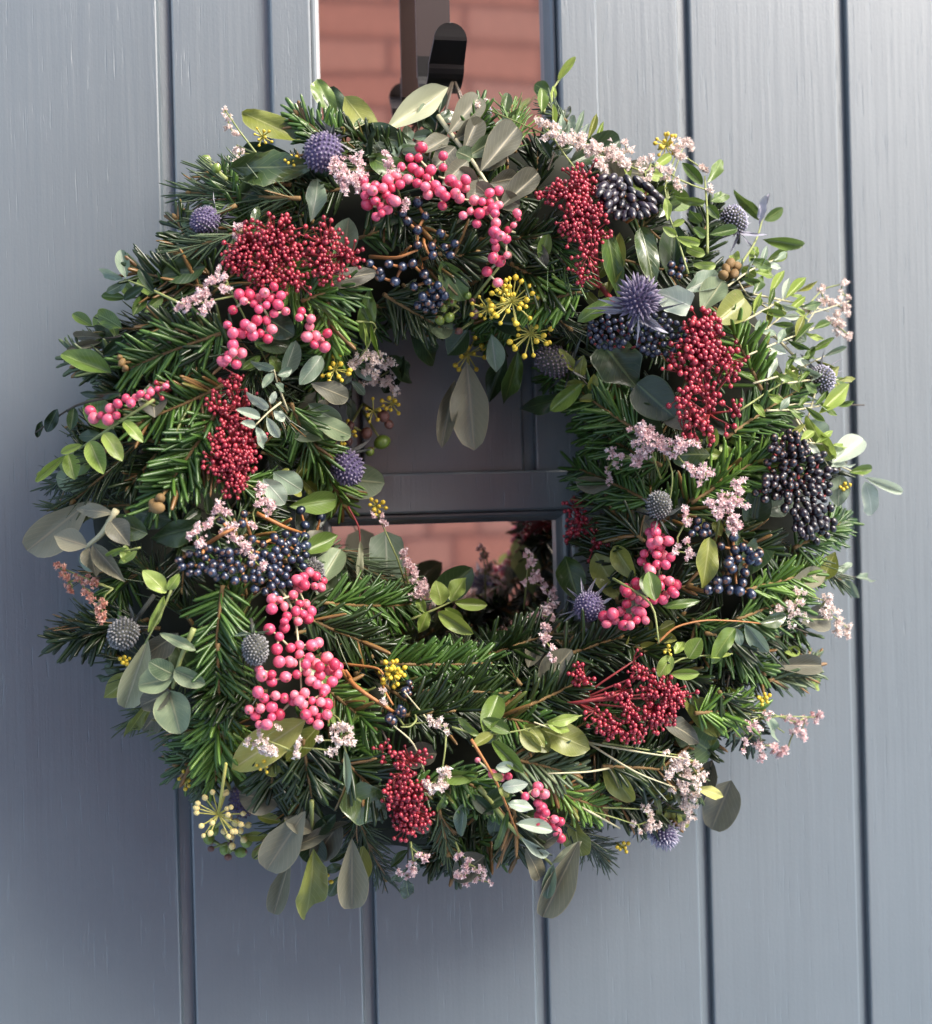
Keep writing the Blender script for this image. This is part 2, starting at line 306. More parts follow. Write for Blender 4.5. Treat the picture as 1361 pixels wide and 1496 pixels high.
tc = node(nt, 'ShaderNodeTexCoord'); nz = node(nt, 'ShaderNodeTexNoise'); nz.inputs['Scale'].default_value = 600; nt.links.new(tc.outputs['Object'], nz.inputs['Vector'])
bp = node(nt, 'ShaderNodeBump'); bp.inputs['Strength'].default_value = 0.1; bp.inputs['Distance'].default_value = 0.0005; nt.links.new(nz.outputs[0], bp.inputs['Height']); nt.links.new(bp.outputs[0], b.inputs['Normal']); MT['metal'] = m
m, nt, b = newmat('reflection_tinted_strap'); b.inputs['Base Color'].default_value = (0.035, 0.024, 0.023, 1); b.inputs['Roughness'].default_value = 0.3; MT['strap_tint'] = m  # black strap; the brown of the reflected bricks is put into its colour
def brick_mat(name, cols, rough=0.85):
    m, nt, b = newmat(name)
    oi = node(nt, 'ShaderNodeObjectInfo'); f = rand_fac(nt, 0.5)
    r = ramp(nt, cols, f); tc = node(nt, 'ShaderNodeTexCoord'); nz = node(nt, 'ShaderNodeTexNoise'); nz.inputs['Scale'].default_value = 40; nz.inputs['Detail'].default_value = 6
    nt.links.new(tc.outputs['Object'], nz.inputs['Vector'])
    hs = node(nt, 'ShaderNodeHueSaturation'); nt.links.new(r.outputs[0], hs.inputs['Color']); mr = node(nt, 'ShaderNodeMapRange'); mr.inputs[3].default_value = 0.75; mr.inputs[4].default_value = 1.3
    nt.links.new(nz.outputs[0], mr.inputs[0]); nt.links.new(mr.outputs[0], hs.inputs['Value']); nt.links.new(hs.outputs[0], b.inputs['Base Color'])
    bp = node(nt, 'ShaderNodeBump'); bp.inputs['Distance'].default_value = 0.002; nt.links.new(nz.outputs[0], bp.inputs['Height']); nt.links.new(bp.outputs[0], b.inputs['Normal'])
    b.inputs['Roughness'].default_value = rough; return m
MT['brick'] = brick_mat('brick', [(0, (0.70, 0.20, 0.11)), (0.5, (0.80, 0.29, 0.17)), (1, (0.76, 0.34, 0.22))])
MT['mortar'] = brick_mat('mortar', [(0, (0.30, 0.13, 0.10)), (1, (0.36, 0.17, 0.13))])
MT['paving'] = brick_mat('paving', [(0, (0.24, 0.35, 0.47)), (1, (0.30, 0.41, 0.53))])

# ---------------------------------------------------------------- door
def px2x(px, py): return at(px, py, 0).x
PWID = 0.105
KX = lambda k: (k - 1.583) * PWID          # right edge of groove k
door = empty('plank_door', (KX(1.5), 0.02, -1.35), 'grey blue painted door of upright grooved planks with two small glazed windows', 'door')
ZB, ZT = -1.35, 0.72
def plank(x0, x1):
    mb = MB(); g = 0.0080
    # cross-section from left to right, (x, y): y<0 is towards the viewer
    pr = [(x0, 0.007), (x0, 0.0008), (x0 + 0.0004, 0.0002), (x0 + 0.0012, 0), (x1 - g - 0.0012, 0), (x1 - g - 0.0004, 0.0003), (x1 - g, 0.0010), (x1 - g + 0.0008, 0.0026), (x1 - g + 0.0014, 0.0040), (x1 - 0.0014, 0.0046), (x1 - 0.0002, 0.0048), (x1 - 0.0002, 0.040), (x0, 0.040)]
    n = len(pr); vs = [Vector((x, y, ZB)) for x, y in pr] + [Vector((x, y, ZT)) for x, y in pr]
    fs = [(i, (i + 1) % n, n + (i + 1) % n, n + i) for i in range(n)] + [tuple(reversed(range(n))), tuple(range(n, 2 * n))]
    mb.add(vs, fs); return mb
plank_edges = [KX(-3), KX(-2), KX(-1) - 0.004] + [KX(k) for k in range(0, 7)]
for a, b_ in zip(plank_edges[:-1], plank_edges[1:]):
    o = child('plank', plank(a, b_), MT['paint'], door, ((a + b_) / 2, 0, ZB), smooth=False)
def ring_prof(x0, x1, z0, z1, prof):
    """prof: list of (inset, y) from outer to inner; mitred rectangular moulding"""
    mb = MB(); vs = []; fs = []; n = len(prof)
    for cx, cz in ((0, 0), (1, 0), (1, 1), (0, 1)):
        for ins, y in prof:
            x = x0 + ins if cx == 0 else x1 - ins; z = z0 + ins if cz == 0 else z1 - ins
            vs.append(Vector((x, y, z)))
    for c in range(4):
        d = (c + 1) % 4
        for i in range(n - 1):
            fs.append((c * n + i, d * n + i, d * n + i + 1, c * n + i + 1))
    mb.add(vs, fs); return mb
def window(x0, x1, z0, z1):
    """x0..z1: glass rectangle"""
    FW = 0.0305
    ox0, ox1, oz0, oz1 = x0 - FW, x1 + FW, z0 - FW, z1 + FW
    fr = child('window_frame', ring_prof(ox0, ox1, oz0, oz1, [(0, 0.003), (0, -0.0042), (0.0006, -0.0052), (0.0016, -0.0056), (0.0225, -0.0056), (0.0236, -0.0050), (0.0240, -0.0036), (0.0240, 0.012)]), MT['paint'], door, (x0, 0, z0), smooth=False)
    child('glazing_bead', ring_prof(ox0, ox1, oz0, oz1, [(0.0241, 0.012), (0.0241, 0.0015), (0.0250, 0.0003), (0.0262, 0.0002), (0.0278, 0.0012), (0.0290, 0.004), (FW, 0.0065), (FW, 0.020)]), MT['paint'], fr, (x0, 0, z0), smooth=False)
    mb = MB(); mb.box((x0 - 0.004, 0.0105, z0 - 0.004), (x1 + 0.004, 0.0145, z1 + 0.004))
    child('glass_pane', mb, MT['glass'], fr, (x0, 0.01, z0), smooth=False)
def cut_note(): pass
gx0 = at(466, 100, -0.0105).x; gx1 = at(792, 100, -0.0105).x
z_low_top = at(690, 763, -0.0105).z
z_up_bot = at(620, 262, -0.0105).z
WINS = [(gx0, gx1, z_up_bot, z_up_bot + 0.30), (gx0, gx1, z_low_top - 0.135, z_low_top)]
for wn in WINS: window(*wn)
# planks are cut out behind each window so that the recess is real
bpy.context.view_layer.update()
for o in [o for o in bpy.data.objects if o.name.split('.')[0] == 'plank']:
    me = o.data
    import bmesh
    bm = bmesh.new(); bm.from_mesh(me); lx = WLOC[o.name]
    ins = 0.020
    for (x0, x1, z0, z1) in WINS:
        a0, a1 = x0 - 0.0305 + ins, x1 + 0.0305 - ins; c0, c1 = z0 - 0.0305 + ins, z1 + 0.0305 - ins
        for co, no in (((a0, 0, 0), (1, 0, 0)), ((a1, 0, 0), (1, 0, 0)), ((0, 0, c0), (0, 0, 1)), ((0, 0, c1), (0, 0, 1))):
            bmesh.ops.bisect_plane(bm, geom=bm.verts[:] + bm.edges[:] + bm.faces[:], plane_co=Vector(co) - lx, plane_no=no)
        kill = [f for f in bm.faces if a0 < (f.calc_center_median() + lx).x < a1 and c0 < (f.calc_center_median() + lx).z < c1]
        bmesh.ops.delete(bm, geom=kill, context='FACES')
    bm.to_mesh(me); bm.free()

# ---------------------------------------------------------------- hook over the door
hook = empty('wreath_hook', at(632, 60, 0.012), 'black metal over-door hook with rounded tongue that carries the wreath', 'hook')
def strip(path, hw_list, n_top=0):
    """flat metal strap following `path` (list of (y,z)), half widths, centre x per point"""
    mb = MB(); vs = []; fs = []; th = 0.0009
    k = len(path)
    for i, (x, y, z) in enumerate(path):
        p = Vector((x, y, z)); a = Vector(path[max(i - 1, 0)]); c = Vector(path[min(i + 1, k - 1)])
        t = (c - a).normalized(); nrm = Vector((1, 0, 0)).cross(t).normalized() * th
        for sx, sn in ((-1, 1), (1, 1), (1, -1), (-1, -1)): vs.append(p + Vector((sx * hw_list[i], 0, 0)) + nrm * sn)
    for i in range(k - 1):
        for j in range(4): fs.append((i * 4 + j, i * 4 + (j + 1) % 4, (i + 1) * 4 + (j + 1) % 4, (i + 1) * 4 + j))
    fs.append((3, 2, 1, 0)); fs.append(tuple((k - 1) * 4 + j for j in range(4)))
    mb.add(vs, fs); return mb
hx = at(632, 40, 0.013).x; zt = ZT + 0.003; zbot = at(640, 104, 0.03).z; ry = 0.0155
pth = [(hx, 0.045, ZT - 0.05), (hx, 0.045, zt), (hx, -0.013, zt)]
for i in range(12): pth.append((hx, -0.013, zt + (zbot - zt) * (i + 0.2) / 12))
pth.append((hx, -0.013, zbot))
st_ = child('strap', strip(pth, [0.0102] * len(pth)), MT['strap_tint'], hook, (hx, -0.013, zbot), smooth=False)
pth = [(hx, -0.0152, zbot + .012), (hx, -0.0152, zbot + .004)]; hw = [.0104, .0104]
for i in range(0, 15):
    a = math.pi * i / 14; pth.append((hx, -0.0152 - ry + ry * math.cos(a), zbot - 0.0115 * math.sin(a))); hw.append(0.0102)
ztop = at(658, 36, 0.055).z; yb = -0.0152 - 2 * ry; yt = -0.058
for i in range(1, 8): t = i / 7; pth.append((hx, yb + (yt - yb) * t, zbot + (ztop - 0.0095 - zbot) * t)); hw.append(0.0102 - .0008 * t)
for i in range(1, 11):
    a = math.pi / 2 * i / 10; pth.append((hx, yt - .0006 * i / 10, ztop - 0.0095 + 0.0095 * math.sin(a))); hw.append(max(0.0094 * math.cos(a), 0.0003))
child('tongue', strip(pth, hw), MT['metal'], hook, (hx, yb, zbot), smooth=False)

# ---------------------------------------------------------------- opposite wall, seen in the panes, and the ground
YW = -2.42
wall = empty('brick_wall', (0.4, YW, -1.45), 'red brick wall opposite the door, mirrored in its small panes', 'wall')
def brick_mesh(Lb):
    mb = MB(); a = 0.003
    x, z, y = Lb / 2, 0.0325, 0.05
    vs = [Vector(p) for p in ((-x, -y, -z), (x, -y, -z), (x, -y, z), (-x, -y, z), (-x, y - a, -z), (x, y - a, -z), (x, y - a, z), (-x, y - a, z), (-x + a, y, -z + a), (x - a, y, -z + a), (x - a, y, z - a), (-x + a, y, z - a))]
    fs = [(0, 1, 2, 3), (0, 4, 5, 1), (1, 5, 6, 2), (2, 6, 7, 3), (3, 7, 4, 0), (4, 8, 9, 5), (5, 9, 10, 6), (6, 10, 11, 7), (7, 11, 8, 4), (8, 11, 10, 9)]
    mb.add(vs, fs); return mb
BM = {0: brick_mesh(0.215).mesh('brick', MT['brick'], False), 1: brick_mesh(0.1025).mesh('brick', MT['brick'], False)}
rest = MB(); rw = random.Random(3)
zc = -1.45 + 0.0375; row = 0; nb = 0
while zc < 1.33:
    x = -0.75 + (0.16875 if row % 2 else 0) + rw.uniform(-.004, .004); h = row % 2
    while x < 1.25:
        Lb = 0.1025 if h else 0.215; xc = x + Lb / 2
        pos = Vector((xc, YW - 0.05 + rw.uniform(-.002, .0015), zc))
        if 0.02 < xc < 1.12 and -0.42 < zc < 1.3:
            inst('brick', BM[h], wall, Matrix.Translation(pos)); nb += 1
        else:
            bb = brick_mesh(Lb); rest.add([v + pos for v in bb.v], bb.f)
        x += Lb + 0.01; h = 1 - h
    zc += 0.075; row += 1
o = child('brickwork', rest, MT['brick'], wall, (0, YW, 0), smooth=False); o['kind'] = 'stuff'
mb = MB(); mb.box((-0.80, YW - 0.11, -1.45), (1.36, YW - 0.009, 1.34)); child('mortar', mb, MT['mortar'], wall, (0, YW, 0), smooth=False)
mb = MB(); mb.box((-0.82, YW - 0.14, 1.34), (1.38, YW + 0.02, 1.40)); child('coping', mb, MT['paving'], wall, (0, YW, 1.34), smooth=False)
mb = MB(); mb.add([Vector(p) for p in ((-60, -60, -1.45), (60, -60, -1.45), (60, 60, -1.45), (-60, 60, -1.45))], [(0, 1, 2, 3)])
g = link('ground', mb.mesh('ground', MT['paving'], False)); g['kind'] = 'structure'; g['label'] = 'grey paving in front of the door'

# ================================================================ WREATH
wc = at(CX, CY, 0.0)
wreath = empty('christmas_wreath', (wc.x, -0.004, wc.z), 'round wreath of fir, eucalyptus, pink and red berries, thistles hanging on the grey door', 'wreath')
rnd = random.Random(5)

# dark ring added to block light in the gaps; everything is pushed into it
mb = MB(); NU, NV = 72, 14; vs = []; fs = []
for i in range(NU):
    a = 2 * math.pi * i / NU; px = CX + 400 * math.cos(a); py = CY + 400 * math.sin(a)
    c = at(px, py, 0.040); out = (at(CX + 500 * math.cos(a), CY + 500 * math.sin(a), 0.040) - c).normalized()
    for j in range(NV):
        b = 2 * math.pi * j / NV; q = mnoise.noise(Vector((math.cos(a) * 5, math.sin(a) * 5, j * .7))) * 0.006
        v = c + out * (0.047 + q) * math.cos(b) + Vector((0, -1, 0)) * (0.037 + q) * math.sin(b); v.y = min(v.y, -0.0025); vs.append(v)
for i in range(NU):
    for j in range(NV):
        fs.append((i * NV + j, i * NV + (j + 1) % NV, ((i + 1) % NU) * NV + (j + 1) % NV, ((i + 1) % NU) * NV + j))
mb.add(vs, fs); child('gap_backing_ring', mb, MT['gap_shade'], wreath, vs[0])

# ---- fir and pine sprigs
def needle(mb, p, d, side, ln, wd, bend, tip=0.55):
    """flat blade: 4-point section, 3 rings + blunt tip"""
    up = d.cross(side); up.normalize(); sd_ = up.cross(d).normalized()
    vs = []; fs = []
    for t, ww in ((0, 0.35), (0.18, 0.9), (0.6, 1.0), (0.93, 0.75), (1.0, tip * 0.5)):
        c = p + d * (ln * t) + up * (bend * ln * t * t)
        h = wd * 0.5 * ww
        vs += [c - sd_ * h, c + up * (wd * 0.20 * ww), c + sd_ * h, c - up * (wd * 0.20 * ww)]
    for i in range(4):
        for j in range(4): fs.append((i * 4 + j, i * 4 + (j + 1) % 4, i * 4 + 4 + (j + 1) % 4, i * 4 + 4 + j))
    fs.append((16, 17, 18, 19)); mb.add(vs, fs)
def sprig_geo(Ls, nl, nw, dens, spread, r, curve=0.1, ang=(42, 68), updown=0.35, brush=0.0):
    """twig along +Y in its own space, +Z faces the viewer. returns (twig MB, needles MB) in local space"""
    tw, nd = MB(), MB(); N = 9; pts = []
    cx = r.uniform(-curve, curve) * Ls
    for i in range(N + 1):
        t = i / N; pts.append(Vector((cx * t * t, Ls * t, -0.10 * Ls * t * t * r.uniform(0.9, 1.1))))
    tw.tube(pts, [0.0013 * (1 - 0.5 * i / N) for i in range(N + 1)], 5)
    n = int(Ls * dens)
    for i in range(n):
        t = (i + r.random()) / n; t = 0.03 + 0.97 * t
        f = t * N; k = min(int(f), N - 1); p = pts[k].lerp(pts[k + 1], f - k); ax = (pts[k + 1] - pts[k]).normalized()
        s = 1 if i % 2 else -1
        if r.random() < .08: continue
        if r.random() < brush: phi = r.uniform(0, 2 * math.pi)
        else: phi = (0 if s > 0 else math.pi) + s * r.gauss(0.35, updown)
        rad = Vector((math.cos(phi), 0, math.sin(phi)))
        a = R(r.uniform(*ang)) * (1 - 0.55 * max(0, (t - 0.7) / 0.3) * r.uniform(.5, 1.3))
        d = (ax * math.cos(a) + rad * math.sin(a)).normalized()
        ln = nl * r.uniform(0.62, 1.15) * (0.75 + 0.5 * math.sin(math.pi * min(1, t + .12)) * 0.6) 
        side = d.cross(Vector((0, 0, 1)))
        if side.length < .1: side = Vector((1, 0, 0))
        side = Matrix.Rotation(r.gauss(0, 0.45), 3, d) @ side.normalized()
        needle(nd, p, d, side, ln, nw * r.uniform(.8, 1.15), r.uniform(-0.22, 0.25))
    # bud at the tip
    c = pts[-1]; tw.tube([c, c + Vector((0, .0022, 0)), c + Vector((0, .004, 0))], [.0011, .0015, .0004], 5)
    return tw, nd
KIND = {'fir': dict(nl=.0205, nw=.0024, dens=1650, name='fir_sprig'), 'pine': dict(nl=.024, nw=.0010, dens=2000, name='pine_sprig')}
def put_sprig(tw, nd, Mw, mat, name, cache=None):
    if cache is None: tm, nm = tw.mesh(name, MT['twig']), nd.mesh('needles', mat)
    else: tm, nm = cache
    o = inst(name, tm, wreath, Mw)
    c = link('needles', nm, o); c['kind'] = 'stuff'
    return o
def sprig(bx, by, tx, ty, kind='fir', mat='needle', off=0.006, tipoff=0.006, roll=0.0, seed=None, nl=None, **kw):
    p0 = at(bx, by, surf(bx, by) + off); p1 = at(tx, ty, surf(tx, ty) + tipoff)
    Ls = (p1 - p0).length; K = KIND[kind]; r = random.Random(seed if seed is not None else int(bx * 31 + by))
    args = dict(curve=.08, ang=(40, 66), updown=.35, brush=0.12 if kind == 'fir' else .6); args.update(kw)
    if kind == 'pine': args['ang'] = kw.get('ang', (18, 42))
    tw, nd = sprig_geo(Ls, nl or K['nl'], K['nw'], K['dens'], 0, r, **args)
    Mw = frame(p0, p1, 1, roll); y = Mw.col[1].xyz.normalized(); z = Mw.col[2].xyz.normalized(); x = y.cross(z)
    Mw = Matrix((x, y, z)).transposed().to_4x4(); Mw.translation = p0
    return put_sprig(tw, nd, Mw, MT[mat], K['name'])
FIRS = [ # base x,y, tip x,y, kind, material, extra
 (330,485,182,532,'fir','needle',{}), (360,520,235,470,'fir','needle_dark',{}), (318,600,232,742,'fir','needle',{}), (330,560,215,622,'fir','needle',{'off':0.0}),
 (345,640,262,700,'fir','needle',{'off':0.002}), (160,655,62,716,'pine','needle_dark',{'nl':.02}), (210,640,110,735,'pine','needle_dark',{'off':-.01}),
 (425,590,478,728,'fir','needle',{}), (455,640,498,745,'fir','needle_bright',{'off':0.0}), (440,440,505,418,'fir','needle',{}), (400,395,468,440,'fir','needle_bright',{'off':-.004}), (480,440,478,520,'fir','needle_bright',{'nl':.016}),
 (438,290,268,285,'pine','pine',{'nl':.026}), (425,270,300,262,'pine','pine',{'off':-.006}), (360,335,262,372,'pine','needle_grey',{'nl':.018}), (345,300,285,330,'pine','pine',{'nl':.018}),
 (752,222,745,150,'pine','needle_bright',{'nl':.017,'ang':(25,60),'off':.0}), (850,425,765,448,'fir','needle_bright',{'nl':.017}), (745,385,820,430,'fir','needle_dark',{'off':-.004}), (700,350,820,345,'fir','needle_dark',{'off':-.006}), (780,330,835,395,'pine','needle',{'off':-.004}),
 (935,632,832,570,'fir','needle',{}), (965,680,830,618,'fir','needle',{}), (950,735,832,668,'fir','needle',{'off':.002}), (940,790,850,712,'fir','needle_dark',{}),
 (1112,570,1062,462,'fir','needle_bright',{}), (1060,640,1168,560,'fir','needle',{'off':0}), (1010,735,1128,655,'fir','needle_bright',{}), (1020,690,1140,690,'fir','needle',{'off':-.004}), (960,770,1040,700,'fir','needle',{'off':-.002}),
 (1160,800,1252,758,'fir','needle',{'nl':.017}), (1090,862,1196,832,'fir','needle_bright',{'nl':.019}), (1075,905,1178,868,'fir','needle',{}), (1122,995,1204,968,'fir','needle_grey',{'nl':.016,'off':.0}), (1015,1042,1122,1032,'fir','needle_bright',{'nl':.016}),
 (1030,925,1170,945,'fir','needle_dark',{}), (1010,905,1120,985,'fir','needle',{'off':-.004}), (1050,1010,1110,1095,'fir','needle_dark',{'nl':.016}), (900,930,1010,985,'fir','needle_dark',{'off':0}),
 (815,1195,905,1262,'pine','needle_dark',{'nl':.021}), (735,1105,842,1130,'fir','needle_grey',{'nl':.018}), (800,1150,885,1190,'fir','needle_bright',{'nl':.015}), (880,1120,1010,1118,'fir','needle_dark',{}), (870,1160,1000,1190,'fir','needle_dark',{'off':-.006}),
 (325,855,312,962,'fir','needle',{}), (318,940,318,1050,'fir','needle',{}), (335,1030,255,1132,'fir','needle',{'off':.004}), (318,1035,322,1140,'fir','needle_bright',{'off':.004}), (390,1010,300,1010,'fir','needle_dark',{'off':-.004}), (300,1060,222,1060,'pine','needle_grey',{'nl':.018,'off':-.01}),
 (442,1080,456,1172,'fir','needle_dark',{}), (400,1090,400,1160,'fir','needle_dark',{}), (555,968,712,980,'fir','needle',{}), (600,1010,735,1005,'fir','needle_dark',{'off':-.004}), (470,880,624,897,'fir','needle',{}), (440,900,560,950,'fir','needle_dark',{}), (470,1000,540,1060,'fir','needle',{'off':-.004}),
 (520,1185,555,1305,'pine','needle_dark',{'nl':.022}), (600,1150,700,1150,'fir','needle',{'nl':.015}), (500,1110,560,1160,'fir','needle_dark',{}), (650,1120,735,1180,'fir','needle',{'nl':.016}), (700,960,800,930,'fir','needle_dark',{}), (760,1000,700,920,'pine','needle_dark',{}),
 (640,1180,660,1250,'pine','pine',{'nl':.015}), (750,1180,765,1255,'fir','needle_dark',{}), (480,800,590,870,'pine','needle_grey',{}), (415,820,510,800,'pine','needle_grey',{'nl':.018}),
 (590,1045,700,1030,'fir','needle_dark',{}), (690,1040,800,1062,'fir','needle',{'off':-.002}), (760,1035,850,1000,'fir','needle_dark',{}), (560,1000,640,1060,'fir','needle_dark',{'off':-.004}), (530,270,610,330,'fir','needle_dark',{'off':-.008}), (1050,770,1120,810,'fir','needle_dark',{'off':-.006}),
 (820,960,900,930,'fir','needle_dark',{}), (900,880,1000,860,'fir','needle_dark',{'off':-.002}), (830,180,790,150,'pine','needle_grey',{'nl':.012}),
 (300,420,200,400,'fir','needle_dark',{'off':-.01}), (230,540,130,500,'pine','needle_dark',{'nl':.016,'off':-.01}),
 (560,430,640,480,'fir','needle_dark',{'off':-.006}), (560,300,640,360,'pine','needle_dark',{'off':-.004}), (600,390,690,370,'fir','needle_dark',{'off':-.004}),
]
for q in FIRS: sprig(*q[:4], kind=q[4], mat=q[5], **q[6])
# fill: sprigs deeper in the ring, sharing a dozen meshes
VAR = []
for i in range(14):
    r = random.Random(100 + i); k = 'pine' if i % 4 == 3 else 'fir'; K = KIND[k]
    tw, nd = sprig_geo(r.uniform(.034, .05), K['nl'] * .9, K['nw'], K['dens'], 0, r, curve=.15, ang=(35, 65) if k == 'fir' else (18, 42), brush=.25 if k == 'fir' else .7)
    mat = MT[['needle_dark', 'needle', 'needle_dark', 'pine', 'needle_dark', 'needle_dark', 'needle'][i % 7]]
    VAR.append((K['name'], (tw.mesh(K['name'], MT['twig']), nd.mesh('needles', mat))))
for i in range(170):
    a = 2 * math.pi * (i + rnd.random()) / 170; lane = i % 5
    rr = [250, 320, 400, 480, 545][lane] + rnd.uniform(-25, 25)
    px, py = CX + rr * math.cos(a), CY + rr * math.sin(a)
    da = a + {0: math.pi, 1: math.pi * .75, 2: math.pi * .5, 3: math.pi * .3, 4: 0}[lane] * (1 if rnd.random() < .6 else -1) + rnd.gauss(0, .45)
    if lane >= 3 and px > 1040 and 380 < py < 640: continue
    if lane == 0: px += 40 * math.cos(a); py += 40 * math.sin(a)
    p0 = at(px, py, max(surf(px, py) - 0.022, .012)); tx, ty = px + 100 * math.cos(da), py + 100 * math.sin(da)
    if lane == 4: tx, ty = px + 100 * math.cos(da), py + 100 * math.sin(da)
    rt_ = math.hypot(tx - CX, ty - CY); lim = 528 if not (560 < px < 720 and py < 400) else 500
    if rt_ > lim: tx, ty = CX + (tx - CX) * lim / rt_, CY + (ty - CY) * lim / rt_
    if math.hypot(px - CX, py - CY) > lim - 40: px, py = CX + (px - CX) * .86, CY + (py - CY) * .86; p0 = at(px, py, max(surf(px, py) - 0.022, .012))
    p1 = at(tx, ty, max(surf(tx, ty) - 0.012, .016))
    Mw = frame(p0, p1, 1, rnd.uniform(-.5, .5)); y = Mw.col[1].xyz.normalized(); z = Mw.col[2].xyz.normalized(); x = y.cross(z)
    Mw = Matrix((x, y, z)).transposed().to_4x4() @ Matrix.Scale(rnd.uniform(.8, 1.05), 4); Mw.translation = p0
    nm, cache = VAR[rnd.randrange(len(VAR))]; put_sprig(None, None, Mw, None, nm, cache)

# ---- leaves
def leaf_mesh(name, mat, shape, curl=0.15, fold=0.12, wave=0.0, seed=0, twist=0.0):
    r = random.Random(seed); mb = MB(); NL, NW = 12, 6; vs = []; uv = []; fs = []
    for i in range(NL + 1):
        t = i / NL
        if shape == 'oval': wd = math.sin(math.pi * min(1, t * 1.0)) ** 0.62 * (0.5 - 0.06 * (t - .5)); 
        elif shape == 'obov': wd = math.sin(math.pi * t ** 1.35) ** 0.75 * 0.5
        elif shape == 'lance': wd = math.sin(math.pi * t ** 0.85) ** 1.0 * 0.5
        elif shape == 'round': wd = math.sin(math.pi * (t ** 0.8)) ** 0.5 * 0.5
        elif shape == 'euc': wd = (max(0, math.sin(math.pi * t ** 1.1)) ** 0.5) * 0.5 * (0.55 + 0.45 * min(1, t / .42))
        elif shape == 'holly': wd = math.sin(math.pi * t ** 0.9) ** 0.8 * (0.42 + 0.10 * abs(math.sin(t * math.pi * 5)))
        elif shape == 'ivy': wd = (math.sin(math.pi * t ** 0.6) ** 0.8) * 0.5 * (1 - 0.25 * abs(math.sin(t * 5.5)))
        wd = max(wd, 0.012)
        zc = -curl * (t ** 2) + 0.25 * curl * t
        for j in range(NW + 1):
            u = j / NW * 2 - 1
            x = u * wd; z = zc + fold * abs(u) * wd * 1.3 + wave * math.sin(t * 9 + u * 2 + seed) * abs(u) ** 1.5 * wd + mnoise.noise(Vector((x * 3, t * 3, seed * 7.3))) * 0.03
            y = t
            if twist: 
                a = twist * t; x, z = x * math.cos(a) - (z - zc) * math.sin(a), zc + x * math.sin(a) + (z - zc) * math.cos(a)
            vs.append(Vector((x, y, z))); uv.append((j / NW, t))
    for i in range(NL):
        for j in range(NW):
            a = i * (NW + 1) + j; fs.append((a, a + 1, a + NW + 2, a + NW + 1))
    mb.add(vs, fs, uv); return mb.mesh(name, MT[mat])
LM = {}
def get_leaf(shape, mat, v, name):
    if shape in ('euc', 'round'): v = v % 3
    k = (shape, mat, v)
    if k not in LM:
        LM[k] = leaf_mesh(name, mat, shape, curl=[.05, .22, -.12, .35][v % 4], fold=[.25, .1, .35, .18][v % 4], wave=[.0, .12, .06, .22][v % 4] if shape not in ('holly', 'glossy') else .3, seed=v + 1, twist=[0, .15, -.2, .55][v % 4])
    return LM[k]
lr = random.Random(21)
def leaf(parent, bx, by, tx, ty, wpx, mat, shape='oval', off=0.014, tipoff=None, name='leaf', v=None, roll=None):
    tipoff = off + lr.uniform(-.004, .008) if tipoff is None else tipoff
    d0 = max(surf(bx, by) + off, .012); d1 = max(surf(tx, ty) + tipoff, .014)
    # keep the blade facing the camera, without too much tilt along its length
    Lp = math.hypot(tx - bx, ty - by) * mpp(bx, by, d0); d1 = max(min(d1, d0 + .55 * Lp), d0 - .55 * Lp, .014)
    p0, p1 = at(bx, by, d0), at(tx, ty, d1)
    wd = wpx * mpp(bx, by, d0) * (.96 if shape == 'euc' else 1.04)
    roll = lr.uniform(-.35, .35) if roll is None else roll
    return inst(name, get_leaf(shape, mat, lr.randrange(4) if v is None else v, name), parent, frame(p0, p1, wd / math.cos(roll) if abs(roll) < 1 else wd, roll))
def stem_obj(name, paths, mat, rpx=2.0, off=.010, deep=True):
    mb = MB()
    for pth in paths:
        pts = []
        for i_, (x, y) in enumerate(pth): pts.append(at(x, y, max(surf(x, y) + off - (.022 if i_ == 0 and deep else 0), .012)))
        fine = []
        for i in range(len(pts) - 1):
            for q in range(4):
                fine.append(pts[i].lerp(pts[i + 1], q / 4))
        fine.append(pts[-1])
        for _ in range(2): fine = [fine[0]] + [(fine[i - 1] + fine[i] * 2 + fine[i + 1]) / 4 for i in range(1, len(fine) - 1)] + [fine[-1]]
        rr = rpx * mpp(pth[0][0], pth[0][1], .08) * .5
        mb.tube(fine, [rr * (1.15 - .5 * i / (len(fine) - 1)) for i in range(len(fine))], 6)
    return child(name, mb, MT[mat], wreath)
def stems(name, paths, *a):
    for p in paths: stem_obj(name, [p], *a)
def leafy(name, paths, smat, leaves, lmat, shape='oval', off=.012, rpx=3.0, **kw):
    o = stem_obj(name, paths, smat, rpx, off - .001, False)
    for q in leaves:
        leaf(o, *q[:5], q[5] if len(q) > 5 else lmat, q[6] if len(q) > 6 else shape, off=off, name='leaf', **kw)
    return o
